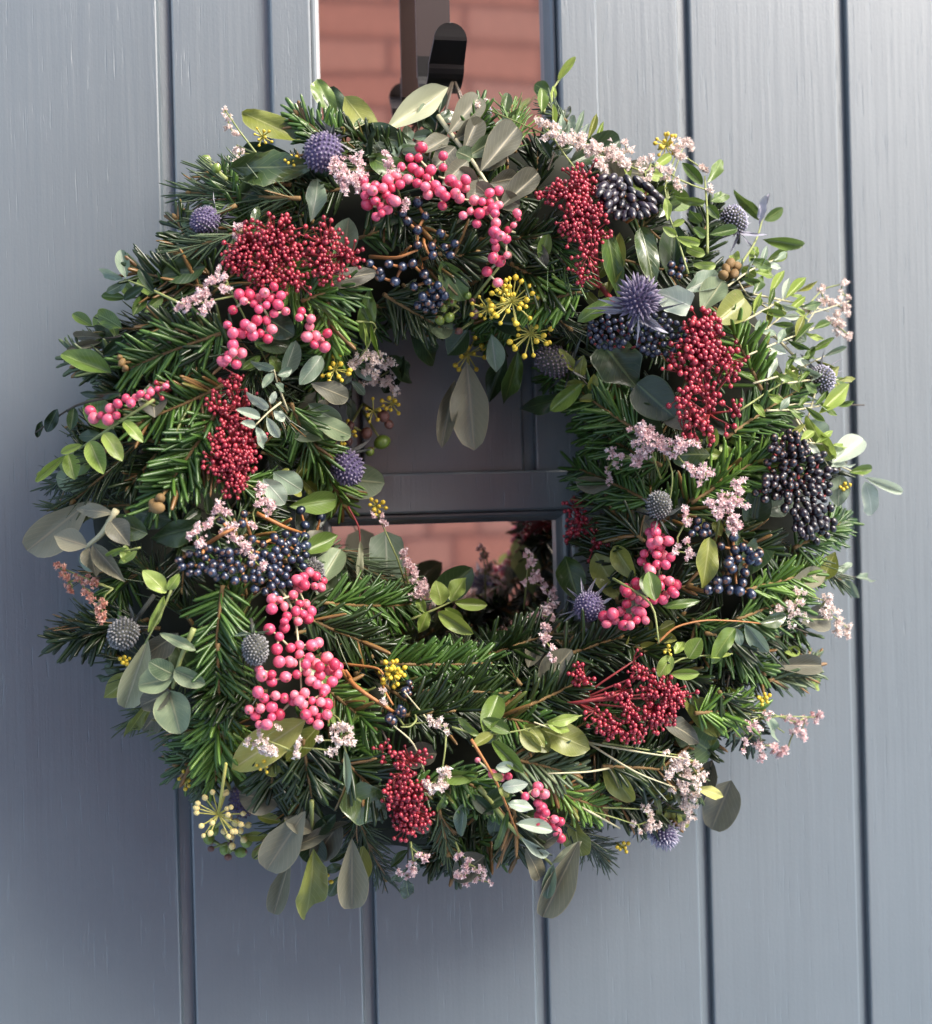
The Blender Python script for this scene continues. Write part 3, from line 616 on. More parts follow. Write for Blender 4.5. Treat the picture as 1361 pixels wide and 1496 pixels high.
# single large leaves pushed straight into the ring: (bx,by,tx,ty,width,material,shape,offset)
BIG = [
 (563,190,648,134,40,'euc_pale','lance',.004), (353,164,448,208,36,'olive','lance',.0), (335,246,455,244,46,'glossy','holly',.022), (463,116,486,172,28,'box','lance',.012), (503,140,556,212,38,'olive','lance',.016), (480,128,498,178,34,'dark','oval',.012), (520,190,600,215,40,'dark','lance',0),
 (682,530,693,657,60,'euc_brown','euc',.03), (664,556,645,656,30,'euc_brown','euc',.02),
 (132,732,38,806,60,'euc_brown','euc',.0), (216,935,182,1036,46,'euc_pale','euc',.010), (220,1022,180,1085,22,'olive','oval',.008), (240,1030,208,1068,40,'euc_grey','euc',.0),
 (446,1185,388,1272,58,'euc_brown','euc',.0), (424,1255,399,1337,32,'euc_brown','euc',.0), (458,1240,450,1364,50,'olive','lance',.006), (418,1243,498,1204,26,'euc_grey','oval',.014), (514,1225,514,1330,48,'euc_brown','euc',.0), (410,1170,350,1160,50,'euc_grey','oval',-.01),
 (846,1228,792,1342,46,'euc_brown','euc',.006), (768,1240,794,1290,30,'euc_brown','euc',.0), (808,1262,798,1314,20,'sage','oval',.012), (1068,1140,1040,1207,50,'euc_grey','round',.0), (1040,1110,1030,1158,30,'euc_grey','oval',-.004),
 (563,776,566,880,66,'sage','ivy',.004), (500,700,562,706,50,'euc_sage','round',.004), (430,640,500,612,34,'euc_sage','oval',.006), (450,590,500,620,26,'sage','oval',.0), (480,580,428,606,30,'euc_grey','oval',0),
 (645,382,680,444,38,'box','oval',.008), (757,512,736,602,30,'box','lance',.0), (738,515,716,585,30,'dark','lance',-.004), (850,560,804,598,24,'box','oval',.0), (835,575,752,604,30,'dark','oval',-.006), (843,470,902,434,22,'box','oval',.010),
 (1008,448,958,424,48,'white','ivy',.020), (1088,436,1046,470,44,'olive','round',.012), (1052,470,1020,488,26,'euc_grey','round',.008), (880,500,930,570,80,'dark','ivy',.0), (930,560,985,610,58,'dark','round',.0), (915,600,970,660,50,'dark','oval',-.004),
 (1036,785,1028,856,34,'olive','oval',.016), (1200,848,1220,806,28,'olive','lance',.0), (868,808,908,874,44,'olive','oval',.006), (896,798,930,846,30,'olive','oval',.008), (825,812,845,880,40,'box','lance',.0), (948,872,948,834,26,'box','oval',.022),
 (790,1066,864,1094,46,'olive','oval',.010), (765,1058,800,1098,28,'olive','oval',.012), (728,1016,704,1072,30,'box','oval',.014), (1018,1150,1064,1166,18,'yellow','lance',.012), (970,1120,1015,1190,26,'glossy','oval',.006),
 (446,1052,338,1124,52,'yellow','oval',.010), (466,1060,418,1112,30,'olive','oval',.006), (360,1062,326,1110,36,'olive','oval',.0), (505,1155,568,1200,72,'glossy','ivy',.0), (560,1120,500,1165,44,'dark','oval',-.004),
 (700,935,790,950,40,'glossy','oval',.004), (790,1000,835,950,44,'euc_grey','oval',.002), (640,870,690,830,44,'dark','round',-.002), (262,345,240,400,40,'dark','oval',-.008), (300,390,238,402,36,'dark','oval',-.004), (470,415,560,395,30,'euc_grey','lance',.004), (935,330,955,410,32,'glossy','oval',.012),
 (885,330,905,440,30,'box','lance',.006), (905,340,890,430,24,'olive','lance',.002), (540,420,530,510,26,'box','lance',.0), (700,250,735,205,46,'euc_grey','oval',.002), (480,560,500,520,34,'euc_sage','oval',-.004),
 (250,760,180,745,40,'dark','oval',-.002), (300,765,220,790,40,'dark','oval',.0), (400,690,445,720,34,'sage','oval',.004), (385,700,420,740,30,'white','oval',.006), (355,215,440,240,30,'dark','oval',-.002), (690,1190,755,1150,24,'dark','oval',.0), (985,775,1000,730,26,'dark','oval',-.002),
 (1100,770,1110,700,40,'dark','round',0), (1120,790,1080,840,38,'dark','round',0), (1060,1060,1000,1020,46,'olive','round',-.006), (1040,1100,985,1060,46,'box','round',-.006), (250,930,290,1000,40,'dark','oval',-.004), (470,185,400,190,30,'dark','oval',-.01), (790,380,800,340,20,'box','oval',.006), (796,392,785,352,18,'euc_grey','oval',.008),
 (440,960,500,1010,40,'box','oval',-.006), (520,1000,490,1070,50,'box','round',-.006), (470,720,440,780,44,'dark','oval',-.004), (1170,620,1215,640,36,'sage','round',-.004), (600,470,640,540,34,'dark','oval',-.01), (560,520,610,560,30,'dark','oval',-.012), (720,470,790,480,30,'dark','oval',-.008),
 (610,150,655,200,34,'dark','oval',-.004), (720,180,690,240,34,'dark','oval',-.004), (830,240,900,210,40,'dark','oval',-.006), (950,280,1010,300,34,'box','oval',-.004), (540,230,600,260,34,'box','oval',-.006), (600,1060,655,1035,30,'dark','oval',.004), (740,1050,700,1085,26,'glossy','oval',.006), (1060,770,1105,800,30,'glossy','oval',.002), (545,330,600,300,30,'dark','oval',-.004), (455,560,515,585,34,'euc_grey','euc',.016), (450,610,520,640,32,'euc_sage','euc',.014), (470,655,440,700,34,'euc_grey','euc',.012), (590,520,560,575,30,'dark','oval',.0), (470,520,440,560,26,'sage','oval',.01)]
for q in BIG:
    nm = 'eucalyptus_leaf' if q[5].startswith('euc') else ('ivy_leaf' if q[6] == 'ivy' else 'evergreen_leaf')
    leaf(wreath, q[0], q[1], q[2], q[3], q[4], q[5], q[6], off=q[7] + (.012 if q[1] > 1120 else 0), name=nm, roll=lr.uniform(-.18, .18))

leafy('eucalyptus_branch', [[(640,170),(665,205),(690,235),(715,275),(730,300)]], 'twig_pale', [
 (655,195,702,140,42),(655,200,613,228,29),(662,205,704,186,32),(680,230,725,204,32,'euc_sage'),(683,235,647,270,34),(702,250,753,192,46),(705,262,686,298,34),(715,268,757,260,36),(728,305,784,258,34,'euc_grey'),(724,295,693,269,32),(665,215,633,247,36),(700,270,668,248,30),(690,232,668,222,30,'euc_sage'),(712,285,760,300,30),(676,222,700,170,32)], 'euc_grey', 'euc', off=.008, rpx=7)
leafy('eucalyptus_branch', [[(170,745),(150,780),(125,800)]], 'twig_pale', [(165,750,106,742,20),(128,798,78,782,34),(130,800,140,838,34),(135,795,182,850,26),(160,760,190,800,34,'euc_grey')], 'euc_brown', 'lance', off=.012, rpx=9)
leafy('eucalyptus_branch', [[(283,918),(262,965),(252,1005)]], 'twig_green', [(286,950,234,924,14,'euc_sage'),(254,978,300,1000,26,'euc_sage'),(254,990,205,1002,42,'euc_sage'),(246,1008,264,1070,52,'euc_sage'),(252,985,218,968,30,'euc_sage'),(250,1010,208,1030,36,'euc_grey')], 'euc_sage', 'round', off=.014, rpx=7)
leafy('eucalyptus_branch', [[(700,1150),(750,1215),(805,1262)]], 'twig_green', [(760,1222,802,1250,16,'white'),(805,1262,848,1232,14,'euc_pale'),(780,1240,820,1215,22)], 'euc_grey', 'euc', off=.014, rpx=7)
leafy('eucalyptus_branch', [[(455,1170),(456,1220)]], 'twig_green', [(456,1215,416,1195,26,'euc_grey'),(456,1220,490,1190,24,'dark')], 'euc_grey', 'euc', off=.01, rpx=6)
for i in range(78):
    a = 2 * math.pi * (i + rnd.random() * .7) / 78; rr = rnd.choice([240, 300, 380, 450, 505, 530]); px, py = CX + rr * math.cos(a), CY + rr * math.sin(a)
    da = (a if rr > 400 else a + math.pi * rnd.choice([.5, 1, -.5])) + rnd.gauss(0, .6); ll = rnd.uniform(48, 76)
    if 560 < px < 720 and py < 260: continue
    mt = rnd.choice(['euc_grey', 'euc_sage', 'dark', 'glossy', 'euc_brown', 'dark', 'box', 'euc_grey', 'sage'] if py < 900 else ['euc_grey', 'euc_brown', 'euc_sage', 'olive', 'dark', 'euc_grey'])
    leaf(wreath, px, py, px + ll * math.cos(da), py + ll * math.sin(da), rnd.uniform(26, 42), mt, rnd.choice(['euc', 'oval', 'lance', 'oval']), off=rnd.uniform(-.008, .006), name='eucalyptus_leaf' if mt.startswith('euc') else 'evergreen_leaf')
# twigs with small leaves
for k, (bx, by, ex, ey) in enumerate([(1085,470,1165,425),(1090,520,1190,480),(1100,560,1205,520),(1120,600,1215,590),(1060,420,1130,380),(1130,640,1215,650),(1095,500,1150,455),(1150,560,1225,555)]):
    q = random.Random(900 + k); lv = []; da = math.atan2(ey - by, ex - bx)
    for i in range(7):
        t = .2 + .13 * i; x, y = bx + (ex - bx) * t, by + (ey - by) * t; la = da + (.75 if i % 2 else -.75) * (1 if i < 6 else 0); ll = q.uniform(24, 38)
        lv.append((x, y, x + ll * math.cos(la), y + ll * math.sin(la), q.uniform(7, 13), q.choice(['lime', 'box', 'sage', 'white', 'olive', 'box'])))
    leafy('box_sprig', [[(bx, by), ((bx + ex) / 2, (by + ey) / 2 + q.uniform(-6, 6)), (ex, ey)]], 'twig_pale', lv, 'box', 'lance', off=.010 + .004 * (k % 2), rpx=3)
leafy('box_sprig', [[(225,584),(150,632),(52,702)]], 'twig_green', [(100,663,109,702,24),(131,645,151,692,28),(151,632,178,670,24),(180,615,208,643,18),(95,666,54,702,14),(120,650,88,662,12),(75,685,50,698,12)], 'lime', 'oval', off=.018, rpx=4)
leafy('box_sprig', [[(175,578),(110,590),(52,632)]], 'twig_dark', [(84,598,66,634,18),(108,595,103,628,16),(176,575,112,578,14),(62,615,52,640,8)], 'dark', 'oval', off=.014, rpx=4)
leafy('box_sprig', [[(268,446),(225,425),(182,408)]], 'twig_green', [(180,408,139,394,14),(184,406,176,364,20),(184,412,154,430,15),(210,420,180,438,14,'dark'),(225,428,205,395,14,'dark')], 'sage', 'oval', off=.012, rpx=4)
leafy('box_sprig', [[(250,500),(200,490),(150,495)]], 'twig_dark', [(178,480,137,452,22,'box'),(150,494,101,488,12),(148,500,100,512,12),(190,490,150,520,18,'dark'),(215,490,175,500,18,'dark')], 'euc_grey', 'oval', off=.006, rpx=4)
leafy('box_sprig', [[(410,588),(392,602),(372,622)]], 'twig_pale', [(391,598,364,576,15),(380,610,345,598,14),(390,610,408,640,15),(373,622,350,618,12),(374,624,389,658,17),(400,600,418,616,12),(396,590,402,572,10)], 'white', 'oval', off=.022, rpx=3)
leafy('box_sprig', [[(420,600),(405,560),(400,540)]], 'twig_pale', [(400,545,384,568,13),(400,540,370,530,14),(405,548,425,540,14),(402,560,418,572,12)], 'sage', 'oval', off=.018, rpx=3)
leafy('box_sprig', [[(330,410),(395,540)]], 'twig_green', [(395,520,410,545,16),(380,520,352,540,12),(372,500,395,512,12)], 'box', 'oval', off=-.004, rpx=3)
leafy('box_sprig', [[(250,862),(238,890),(212,940)]], 'twig_green', [(243,866,210,832,24),(240,870,216,930,15),(245,862,262,840,14)], 'lime', 'oval', off=.018, rpx=3.5)
leafy('box_sprig', [[(205,800),(182,805)]], 'twig_green', [(186,800,150,814,9),(182,822,184,796,15),(200,805,172,825,12)], 'lime', 'oval', off=.016, rpx=3)
leafy('box_sprig', [[(794,164),(806,130),(840,88)]], 'twig_green', [(815,118,841,84,11,'lime'),(802,136,779,122,22,'box'),(791,164,790,132,17,'box'),(806,150,808,128,9,'lime')], 'box', 'oval', off=.006, rpx=3.5)
leafy('box_sprig', [[(1033,370),(1033,310),(1029,258)]], 'twig_green', [(1026,270,996,238,16),(1033,266,1060,229,15),(1037,294,1068,282,14),(1028,298,994,290,14),(1036,343,1078,334,16),(1024,325,1008,310,18),(1030,345,1010,332,14),(1034,300,1050,320,14)], 'box', 'oval', off=.016, rpx=4)
leafy('box_sprig', [[(1005,400),(990,350),(975,310)]], 'twig_green', [(1022,356,988,347,15),(1030,372,1000,362,15),(1046,388,1016,388,13),(975,322,974,285,11),(988,345,968,332,12),(982,330,1000,322,10)], 'lime', 'oval', off=.020, rpx=3)
leafy('box_sprig', [[(1078,392),(1105,352),(1114,318)]], 'twig_green', [(1112,320,1076,284,18,'box'),(1116,322,1144,304,16),(1114,350,1168,357,19),(1096,378,1130,394,16),(1108,330,1118,280,8,'bract'),(1112,322,1124,282,6,'bract')], 'box', 'oval', off=.012, rpx=3.5)
leafy('box_sprig', [[(1100,430),(1150,440),(1210,455)]], 'twig_pale', [(1147,436,1178,404,14,'lime'),(1124,430,1146,394,12,'lime'),(1168,448,1206,444,11),(1130,440,1150,465,10,'lime'),(1150,445,1190,470,10,'lime'),(1100,428,1118,400,14),(1110,435,1094,458,12)], 'box', 'lance', off=.010, rpx=3)
leafy('box_sprig', [[(1120,480),(1160,520),(1195,560),(1180,610)]], 'twig_pale', [(1147,538,1170,576,17,'lime'),(1196,604,1236,564,24,'lime'),(1140,505,1120,520,10,'white'),(1165,525,1205,520,9,'box'),(1180,515,1215,495,10),(1160,500,1190,470,9),(1150,520,1190,535,9,'white'),(1185,580,1230,612,7,'white')], 'box', 'lance', off=.010, rpx=4)
leafy('box_sprig', [[(1160,610),(1200,670),(1260,695)]], 'twig_pale', [(1214,672,1184,618,26,'lime'),(1215,676,1262,640,34),(1213,682,1252,674,18),(1262,697,1320,720,15),(1264,704,1277,758,28),(1228,694,1222,738,30,'sage'),(1240,690,1270,686,14,'box'),(1205,665,1235,650,10)], 'white', 'oval', off=.010, rpx=3.5)
leafy('box_sprig', [[(1080,600),(1140,560),(1190,540)]], 'twig_green', [(1120,575,1150,590,10),(1140,560,1130,540,10),(1165,550,1150,528,10),(1100,590,1120,610,12)], 'lime', 'lance', off=.004, rpx=3)
leafy('box_sprig', [[(960,940),(985,915),(1030,905),(1090,908),(1140,915)]], 'twig_orange', [(1088,912,1120,950,24,'sage'),(1074,918,1038,962,20,'box'),(1075,918,1083,945,14,'sage'),(967,886,1024,878,13,'box'),(1110,910,1145,900,22,'glossy')], 'box', 'oval', off=.016, rpx=3)
leafy('box_sprig', [[(895,845),(955,880),(962,940)]], 'twig_green', [(957,878,948,836,26,'box')], 'box', 'oval', off=.026, rpx=3.5)
leafy('box_sprig', [[(965,990),(990,960),(1070,955)]], 'twig_green', [(1006,962,1024,932,26),(981,957,962,988,22),(980,984,1022,984,16),(1030,960,1072,953,8),(985,955,1000,935,14)], 'lime', 'oval', off=.014, rpx=3)
leafy('box_sprig', [[(1070,1040),(1110,1045),(1145,1070)]], 'twig_green', [(1112,1038,1144,1086,20),(1084,1052,1066,1092,18)], 'sage', 'oval', off=.008, rpx=3)
leafy('box_sprig', [[(600,905),(640,888),(668,875)]], 'twig_green', [(658,878,678,842,28),(645,884,638,850,26),(664,880,712,884,18),(640,894,692,926,24),(650,888,676,915,18),(625,893,612,925,18,'lime'),(620,895,610,870,14)], 'lime', 'oval', off=.022, rpx=3.5)
leafy('box_sprig', [[(660,1062),(700,1075),(760,1068),(850,1045)]], 'twig_green', [(720,1072,690,1090,16,'olive'),(798,1055,848,1048,14),(800,1058,834,1068,16),(718,1082,764,1130,20,'box'),(745,1070,705,1050,20,'box'),(700,1075,668,1050,12,'box'),(760,1068,790,1098,22,'olive'),(775,1062,795,1090,16,'olive')], 'lime', 'oval', off=.018, rpx=3)
leafy('box_sprig', [[(688,1080),(725,1140),(758,1224)]], 'twig_orange', [(724,1121,750,1117,16),(732,1150,770,1146,18),(742,1174,780,1181,18),(754,1203,808,1213,20),(720,1130,735,1140,12,'olive'),(728,1150,745,1165,12,'olive'),(742,1185,722,1250,12,'box')], 'white', 'oval', off=.024, rpx=4)
leafy('box_sprig', [[(685,1160),(676,1180)]], 'twig_green', [(678,1172,675,1218,20),(700,1130,640,1135,18,'box'),(690,1160,720,1190,20,'dark'),(650,1160,640,1190,14,'box')], 'sage', 'oval', off=.012, rpx=3)
leafy('box_sprig', [[(500,1080),(507,1105)]], 'twig_green', [(503,1095,506,1160,11)], 'sage', 'lance', off=.018, rpx=3)
leafy('box_sprig', [[(508,740),(525,770),(526,800)]], 'twig_red', [(526,790,524,862,13)], 'euc_pale', 'lance', off=.016, rpx=3)
leafy('box_sprig', [[(520,470),(545,470),(550,480)]], 'twig_green', [(530,470,540,520,10,'lime'),(542,472,556,520,8,'lime'),(540,470,528,440,12)], 'box', 'lance', off=.010, rpx=3)
leafy('box_sprig', [[(820,205),(850,185)]], 'twig_green', [(815,205,824,160,9,'sage'),(830,205,838,160,10,'sage'),(838,205,852,165,9,'sage'),(848,205,862,175,9,'white'),(858,205,872,165,10,'olive'),(868,210,880,180,8,'lime'),(808,190,808,150,8,'lime')], 'sage', 'lance', off=.006, rpx=3)

# filler twigs with small leaves, sharing leaf meshes
for i in range(34):
    a = 2 * math.pi * (i + .5 * rnd.random()) / 34; rr = rnd.choice([270, 330, 470, 500, 515]) + rnd.uniform(-20, 20)
    px, py = CX + rr * math.cos(a), CY + rr * math.sin(a); da = a + rnd.gauss(0, .7) + (math.pi if rr < 300 else 0)
    ex, ey = px + 70 * math.cos(da), py + 70 * math.sin(da); lv = []
    for k in range(5):
        t = .25 + .19 * k; bx, by = px + (ex - px) * t, py + (ey - py) * t; la = da + (.9 if k % 2 else -.9) * (1 if k < 4 else 0) + rnd.gauss(0, .15); ll = rnd.uniform(26, 38)
        lv.append((bx, by, bx + ll * math.cos(la), by + ll * math.sin(la), rnd.uniform(12, 18)))
    leafy('box_sprig', [[(px, py), ((px + ex) / 2 + rnd.uniform(-4, 4), (py + ey) / 2), (ex, ey)]], 'twig_dark', lv, rnd.choice(['dark', 'dark', 'box', 'glossy', 'sage', 'olive'] if math.cos(a) < .3 else ['box', 'olive', 'box', 'dark', 'lime', 'sage']), 'oval', off=-.004, rpx=3)

# ---- berries
def ball_mesh(name, mat, nu=14, nv=9, sq=1.0, nip=0.06):
    mb = MB(); vs = [Vector((0, 0, sq + nip))]; fs = []
    for i in range(1, nv):
        th = math.pi * i / nv
        for j in range(nu): vs.append(Vector((math.sin(th) * math.cos(2 * math.pi * j / nu), math.sin(th) * math.sin(2 * math.pi * j / nu), sq * math.cos(th))))
    vs.append(Vector((0, 0, -sq)))
    for j in range(nu): fs.append((0, 1 + j, 1 + (j + 1) % nu))
    for i in range(nv - 2):
        for j in range(nu): a = 1 + i * nu; fs.append((a + j, a + nu + j, a + nu + (j + 1) % nu, a + (j + 1) % nu))
    e = len(vs) - 1; a = 1 + (nv - 2) * nu
    for j in range(nu): fs.append((e, a + (j + 1) % nu, a + j))
    mb.add(vs, fs); return mb.mesh(name, MT[mat]) if mat else mb
def mst_stems(mb, pts, root, rad, sag=0.3):
    """thin stalks joining every berry back to the root through its neighbours"""
    nodes = [root]; left = sorted(pts, key=lambda p: (p - root).length)
    for p in left:
        best = min(nodes, key=lambda q: (q - p).length + 0.35 * (q - root).length)
        back = Vector((0, rad * 2.0, 0)); m = (best + p) / 2 + back
        mb.tube([best + back * (0 if best is root else 1), m, p + back * .3], [rad * 1.1, rad, rad * .7], 5)
        nodes.append(p)
def place3d(px, py, rpx, placed, off, r, base=None):
    d0 = surf(px, py) + off if base is None else base; m = mpp(px, py, d0); rad = rpx * m
    p = None
    for k in (0, .4, -.4, .8, -.8, 1.2, -1.2, 1.6, 2.0, -1.8, 2.5):
        p = at(px, py, d0 + k * rad)
        if all((p - q).length > (rad + qr) * .9 for q, qr in placed): break
    placed.append((p, rad)); return p, rad
def cluster(name, bname, pts, rpx, mesh, smat, off=.016, root=None, srad=.0005, rv=.1, long=1.0, hang=None):
    r = random.Random(len(pts) * 7 + int(pts[0][0])); placed = []; ob = []
    for q in pts:
        p, rad = place3d(q[0], q[1], rpx * (q[2] if len(q) > 2 else 1) * r.uniform(1 - rv, 1 + rv), placed, off + r.uniform(-.002, .002), r)
        ob.append((p, rad))
    cx = sum(q[0] for q in pts) / len(pts); cy = sum(q[1] for q in pts) / len(pts)
    rp = root or (cx, cy); rt = at(rp[0], rp[1], surf(*rp) + off - .012)
    mb = MB(); mst_stems(mb, [p for p, _ in ob], rt, srad); o = child(name, mb, MT[smat], wreath, rt)
    for p, rad in ob:
        q = Matrix.Rotation(r.uniform(0, 6.28), 4, 'Z') @ Matrix.Rotation(r.uniform(0, 2.6), 4, 'X')
        if hang is not None:
            dv = (p - rt); dv = (dv.normalized() + Vector(hang)).normalized(); q = dv.to_track_quat('Z', 'Y').to_matrix().to_4x4() @ Matrix.Rotation(r.uniform(0, 6), 4, 'Z')
        S = Matrix.Diagonal((rad * r.uniform(.9, 1.08), rad * r.uniform(.9, 1.05), rad * long * r.uniform(.88, 1.1), 1)); inst(bname, mesh, o, Matrix.Translation(p) @ q @ S)
    return o
def cv(lst, ox, oy, s=2.722): return [(ox + x / s, oy + y / s) + tuple(e) for x, y, *e in lst]
PINK = ball_mesh('pink_berry', 'pink'); 
P = [
 [(615,216),(598,231),(611,231),(586,244),(603,246),(578,258),(629,249),(647,228),(647,245),(623,260),(609,268),(584,270),(566,264),(621,273),(625,285),(643,280),(650,287),(646,301),(595,262),(612,252),(635,272)],
 [(530,265),(535,275),(548,272),(533,286),(544,279),(559,275),(564,285),(548,294),(536,299),(557,303),(571,292),(577,294),(566,307),(549,317),(557,312),(572,275)],
 [(658,264),(680,263),(667,271),(679,275),(665,283),(671,290),(687,309),(693,293),(700,312),(704,295),(715,282),(728,279),(715,296),(676,315),(720,305),(723,312),(724,326),(722,339),(722,351),(724,362),(720,377),(730,382),(711,397),(727,413),(696,327),(728,300),(710,308),(731,345)],
 [(755,312,.8),(750,329,.8),(742,336,.8),(740,350,.75),(740,373,.7),(757,320,.6)],
 [(400,419),(349,430),(364,431),(356,440),(377,436),(371,444),(395,436),(406,445),(389,446),(378,452),(400,458),(417,455),(340,453),(332,475),(340,487),(353,487),(358,474),(367,479),(369,490),(380,487),(389,468),(397,481),(391,495),(410,432),(386,428),(375,468)],
 [(340,504),(353,516),(334,519),(325,528),(332,525),(345,532),(340,515)],
 [(437,464,.85),(454,466,.85),(452,477),(478,487,.85),(448,492),(461,491),(459,504),(474,507),(468,498),(440,455,.8)],
 [(132,600),(137,611),(148,607),(161,597),(172,590),(170,607),(158,613),(184,582,.9),(198,581,.9),(191,589,.85),(205,576,.75),(220,573,.7),(230,568,.6),(242,564,.6),(215,580,.6)],
 cv([(1230,235),(1285,270),(1180,265),(1185,300),(1250,290),(1165,325),(1205,255),(1255,250),(1210,285),(1275,295),(1080,340),(1110,345),(1130,370),(1080,380),(1175,390),(1190,360),(1215,360),(1235,390),(1225,420),(1185,430),(1140,410),(1130,430),(1130,455),(1205,400)], 0, 750),
 cv([(1070,460),(1110,490),(1155,535),(1190,525),(1100,540),(1110,590),(1150,590),(1240,525),(1265,515),(1190,560),(1165,595),(1180,640),(1030,620),(1040,645),(1080,640),(1080,670),(1135,650),(1230,575),(1255,600),(1300,575),(1330,600),(1220,630),(1270,610),(1340,640),(1270,645),(1305,625),(1235,665),(1260,680),(1320,670),(1290,700),(1345,610),(1215,600)], 0, 750),
 cv([(1025,710),(1050,735),(1095,725),(1130,735),(1170,720),(1165,745),(1210,715),(990,780),(1035,775),(1015,805),(1080,770),(1110,800),(1080,810),(1030,840),(1060,840),(1205,760),(1245,785),(1275,750),(1300,760),(1215,800),(1230,820),(1270,810),(1300,800),(1265,840),(1285,715),(1190,745),(1240,745)], 0, 750),
 cv([(265,50),(265,75),(255,95),(290,95),(315,110),(250,120),(285,135),(255,145),(220,160),(270,165),(295,170),(325,175),(210,190),(235,215),(270,205),(305,205),(245,230),(240,75),(275,110)], 860, 750),
 cv([(320,270),(290,260),(345,285),(145,300),(190,280),(330,310),(295,345),(170,330),(150,360),(200,345),(225,355),(260,345),(270,330),(150,315),(185,385),(155,415),(205,395),(60,410),(70,440),(95,400),(100,425),(125,390),(140,445),(165,445),(225,425),(190,425),(305,325),(280,290),(340,320)], 860, 750),
 cv([(325,230,.8),(360,245,.8),(388,240,.85),(265,175,.6),(505,280),(495,305),(530,310),(455,320),(505,345),(520,365),(535,385),(515,395),(500,420),(530,425),(570,410),(595,420),(565,435),(580,460),(595,485)], 600, 1046)]
roots = [(655,260),(560,270),(700,290),(752,340),(390,460),(345,500),(450,470),(215,585),(440,850),(440,950),(440,1010),(960,850),(950,870),(770,1160)]
for q, rt in zip(P, roots): cluster('pink_berry_cluster', 'pink_berry', q, 7.8, PINK, 'twig_pale', .018, rt, .0006, rv=.2)
BLUE = ball_mesh('blue_berry', 'blue', 12, 8, 1.08); 
def blob(c, rx, ry, rpx, n, seed, dens=.85, clump=0):
    r = random.Random(seed); pts = []
    cl = [(c[0] + rx * math.sqrt(r.random()) * math.cos(a_), c[1] + ry * math.sqrt(r.random()) * math.sin(a_)) for a_ in [r.uniform(0, 6.283) for _ in range(clump)]]
    for _ in range(n * 40):
        a = r.uniform(0, 6.283); q = math.sqrt(r.random()); x, y = c[0] + rx * q * math.cos(a), c[1] + ry * q * math.sin(a)
        if clump: g_ = r.choice(cl); x, y = g_[0] + r.gauss(0, 9), g_[1] + r.gauss(0, 10)
        if all(math.hypot(x - u, y - v) > rpx * 2 * dens for u, v in pts): pts.append((x, y))
        if len(pts) >= n: break
    return pts
Bs = [
 (cv([(490,805),(520,860),(490,915),(580,930),(490,975),(545,980),(597,985),(637,970),(300,1048),(340,1080),(340,1100),(375,1050),(430,1060),(470,1048),(400,1120),(515,1090),(570,1135),(475,1140),(530,1120),(545,1150),(595,1175),(555,1180),(530,1195),(510,1180),(620,1015),(550,1015),(450,880),(430,850)], 430, 0), 7.0, (615,380)),
 (cv([(510,150),(545,180),(520,195),(490,180),(555,200),(575,170),(530,170),(560,145),(585,120)], 430, 380), 6.6, (622,430)),
 (cv([(877,1035),(970,1010),(962,1048),(1195,995),(1212,1055),(1275,1022),(915,1080),(1002,1110),(1045,1130),(1090,1105),(1135,1090),(1175,1090),(1165,1115),(1130,1135),(1180,1150),(1218,1135),(1250,1120),(1210,1100)], 0, 380), 6.6, (390,790)),
 (blob((300,820), 38, 22, 6, 26, 2) + blob((355,828), 50, 24, 6, 30, 3) + blob((395,850), 28, 20, 6, 14, 4) + blob((425,810), 30, 24, 6, 16, 9), 6.4, (360,810)),
 (cv([(575,95),(525,130),(580,145),(610,135),(635,150),(560,185),(590,180),(640,185),(665,190),(570,220),(620,235),(555,200),(655,170),(610,275),(475,305),(510,270),(545,265),(485,260),(560,305),(590,300),(515,300),(645,320),(600,310),(675,160)], 860, 750), 7.6, (1075,830)),
 (cv([(430,60),(465,50),(410,80),(455,80),(435,30),(475,75)], 860, 750), 6.5, (1022,770)),
 (cv([(455,675),(445,700),(460,690),(440,720),(455,715),(435,705)], 430, 750), 5.6, (575,1000)),
 (cv([(420,775),(425,795),(410,790),(385,800),(390,825),(430,785),(375,815)], 430, 750), 6.4, (570,1040)),
 (blob((990,392), 15, 13, 6, 9, 31), 6, (990,395))]
for q, rp, rt in Bs: cluster('blue_berry_cluster', 'blue_berry', q, rp, BLUE, 'twig_orange', .014, rt, .0008, hang=(0, -.3, -.1))
BLACK = ball_mesh('black_berry', 'black', 12, 8, 1.0)
cluster('black_berry_cluster', 'black_berry', blob((920,290), 46, 26, 6.5, 38, 5, .72) + blob((890,272), 20, 14, 6.5, 6, 6), 6.8, BLACK, 'twig_orange', .018, (915,325), .0008, long=1.75, hang=(0, -.1, -1.2))
cluster('black_berry_cluster', 'black_berry', blob((1172,708), 46, 54, 6.2, 88, 8, .62, 16) + blob((1150,655), 26, 24, 6.2, 22, 9, .7) + blob((1192,765), 26, 26, 6.2, 20, 10, .7) + blob((1132,712), 22, 22, 6.2, 12, 11, .7), 5.9, BLACK, 'twig_red', .018, (1150,720), .0009, rv=.2, long=1.2, hang=(0, -.4, -.5))
NAVY = ball_mesh('navy_berry', 'navy', 10, 7)
cluster('navy_berry_cluster', 'navy_berry', blob((888,485), 34, 24, 4.6, 36, 12) + blob((962,490), 38, 30, 4.6, 42, 13), 4.8, NAVY, 'twig_red', .008, (920,510), .0007)

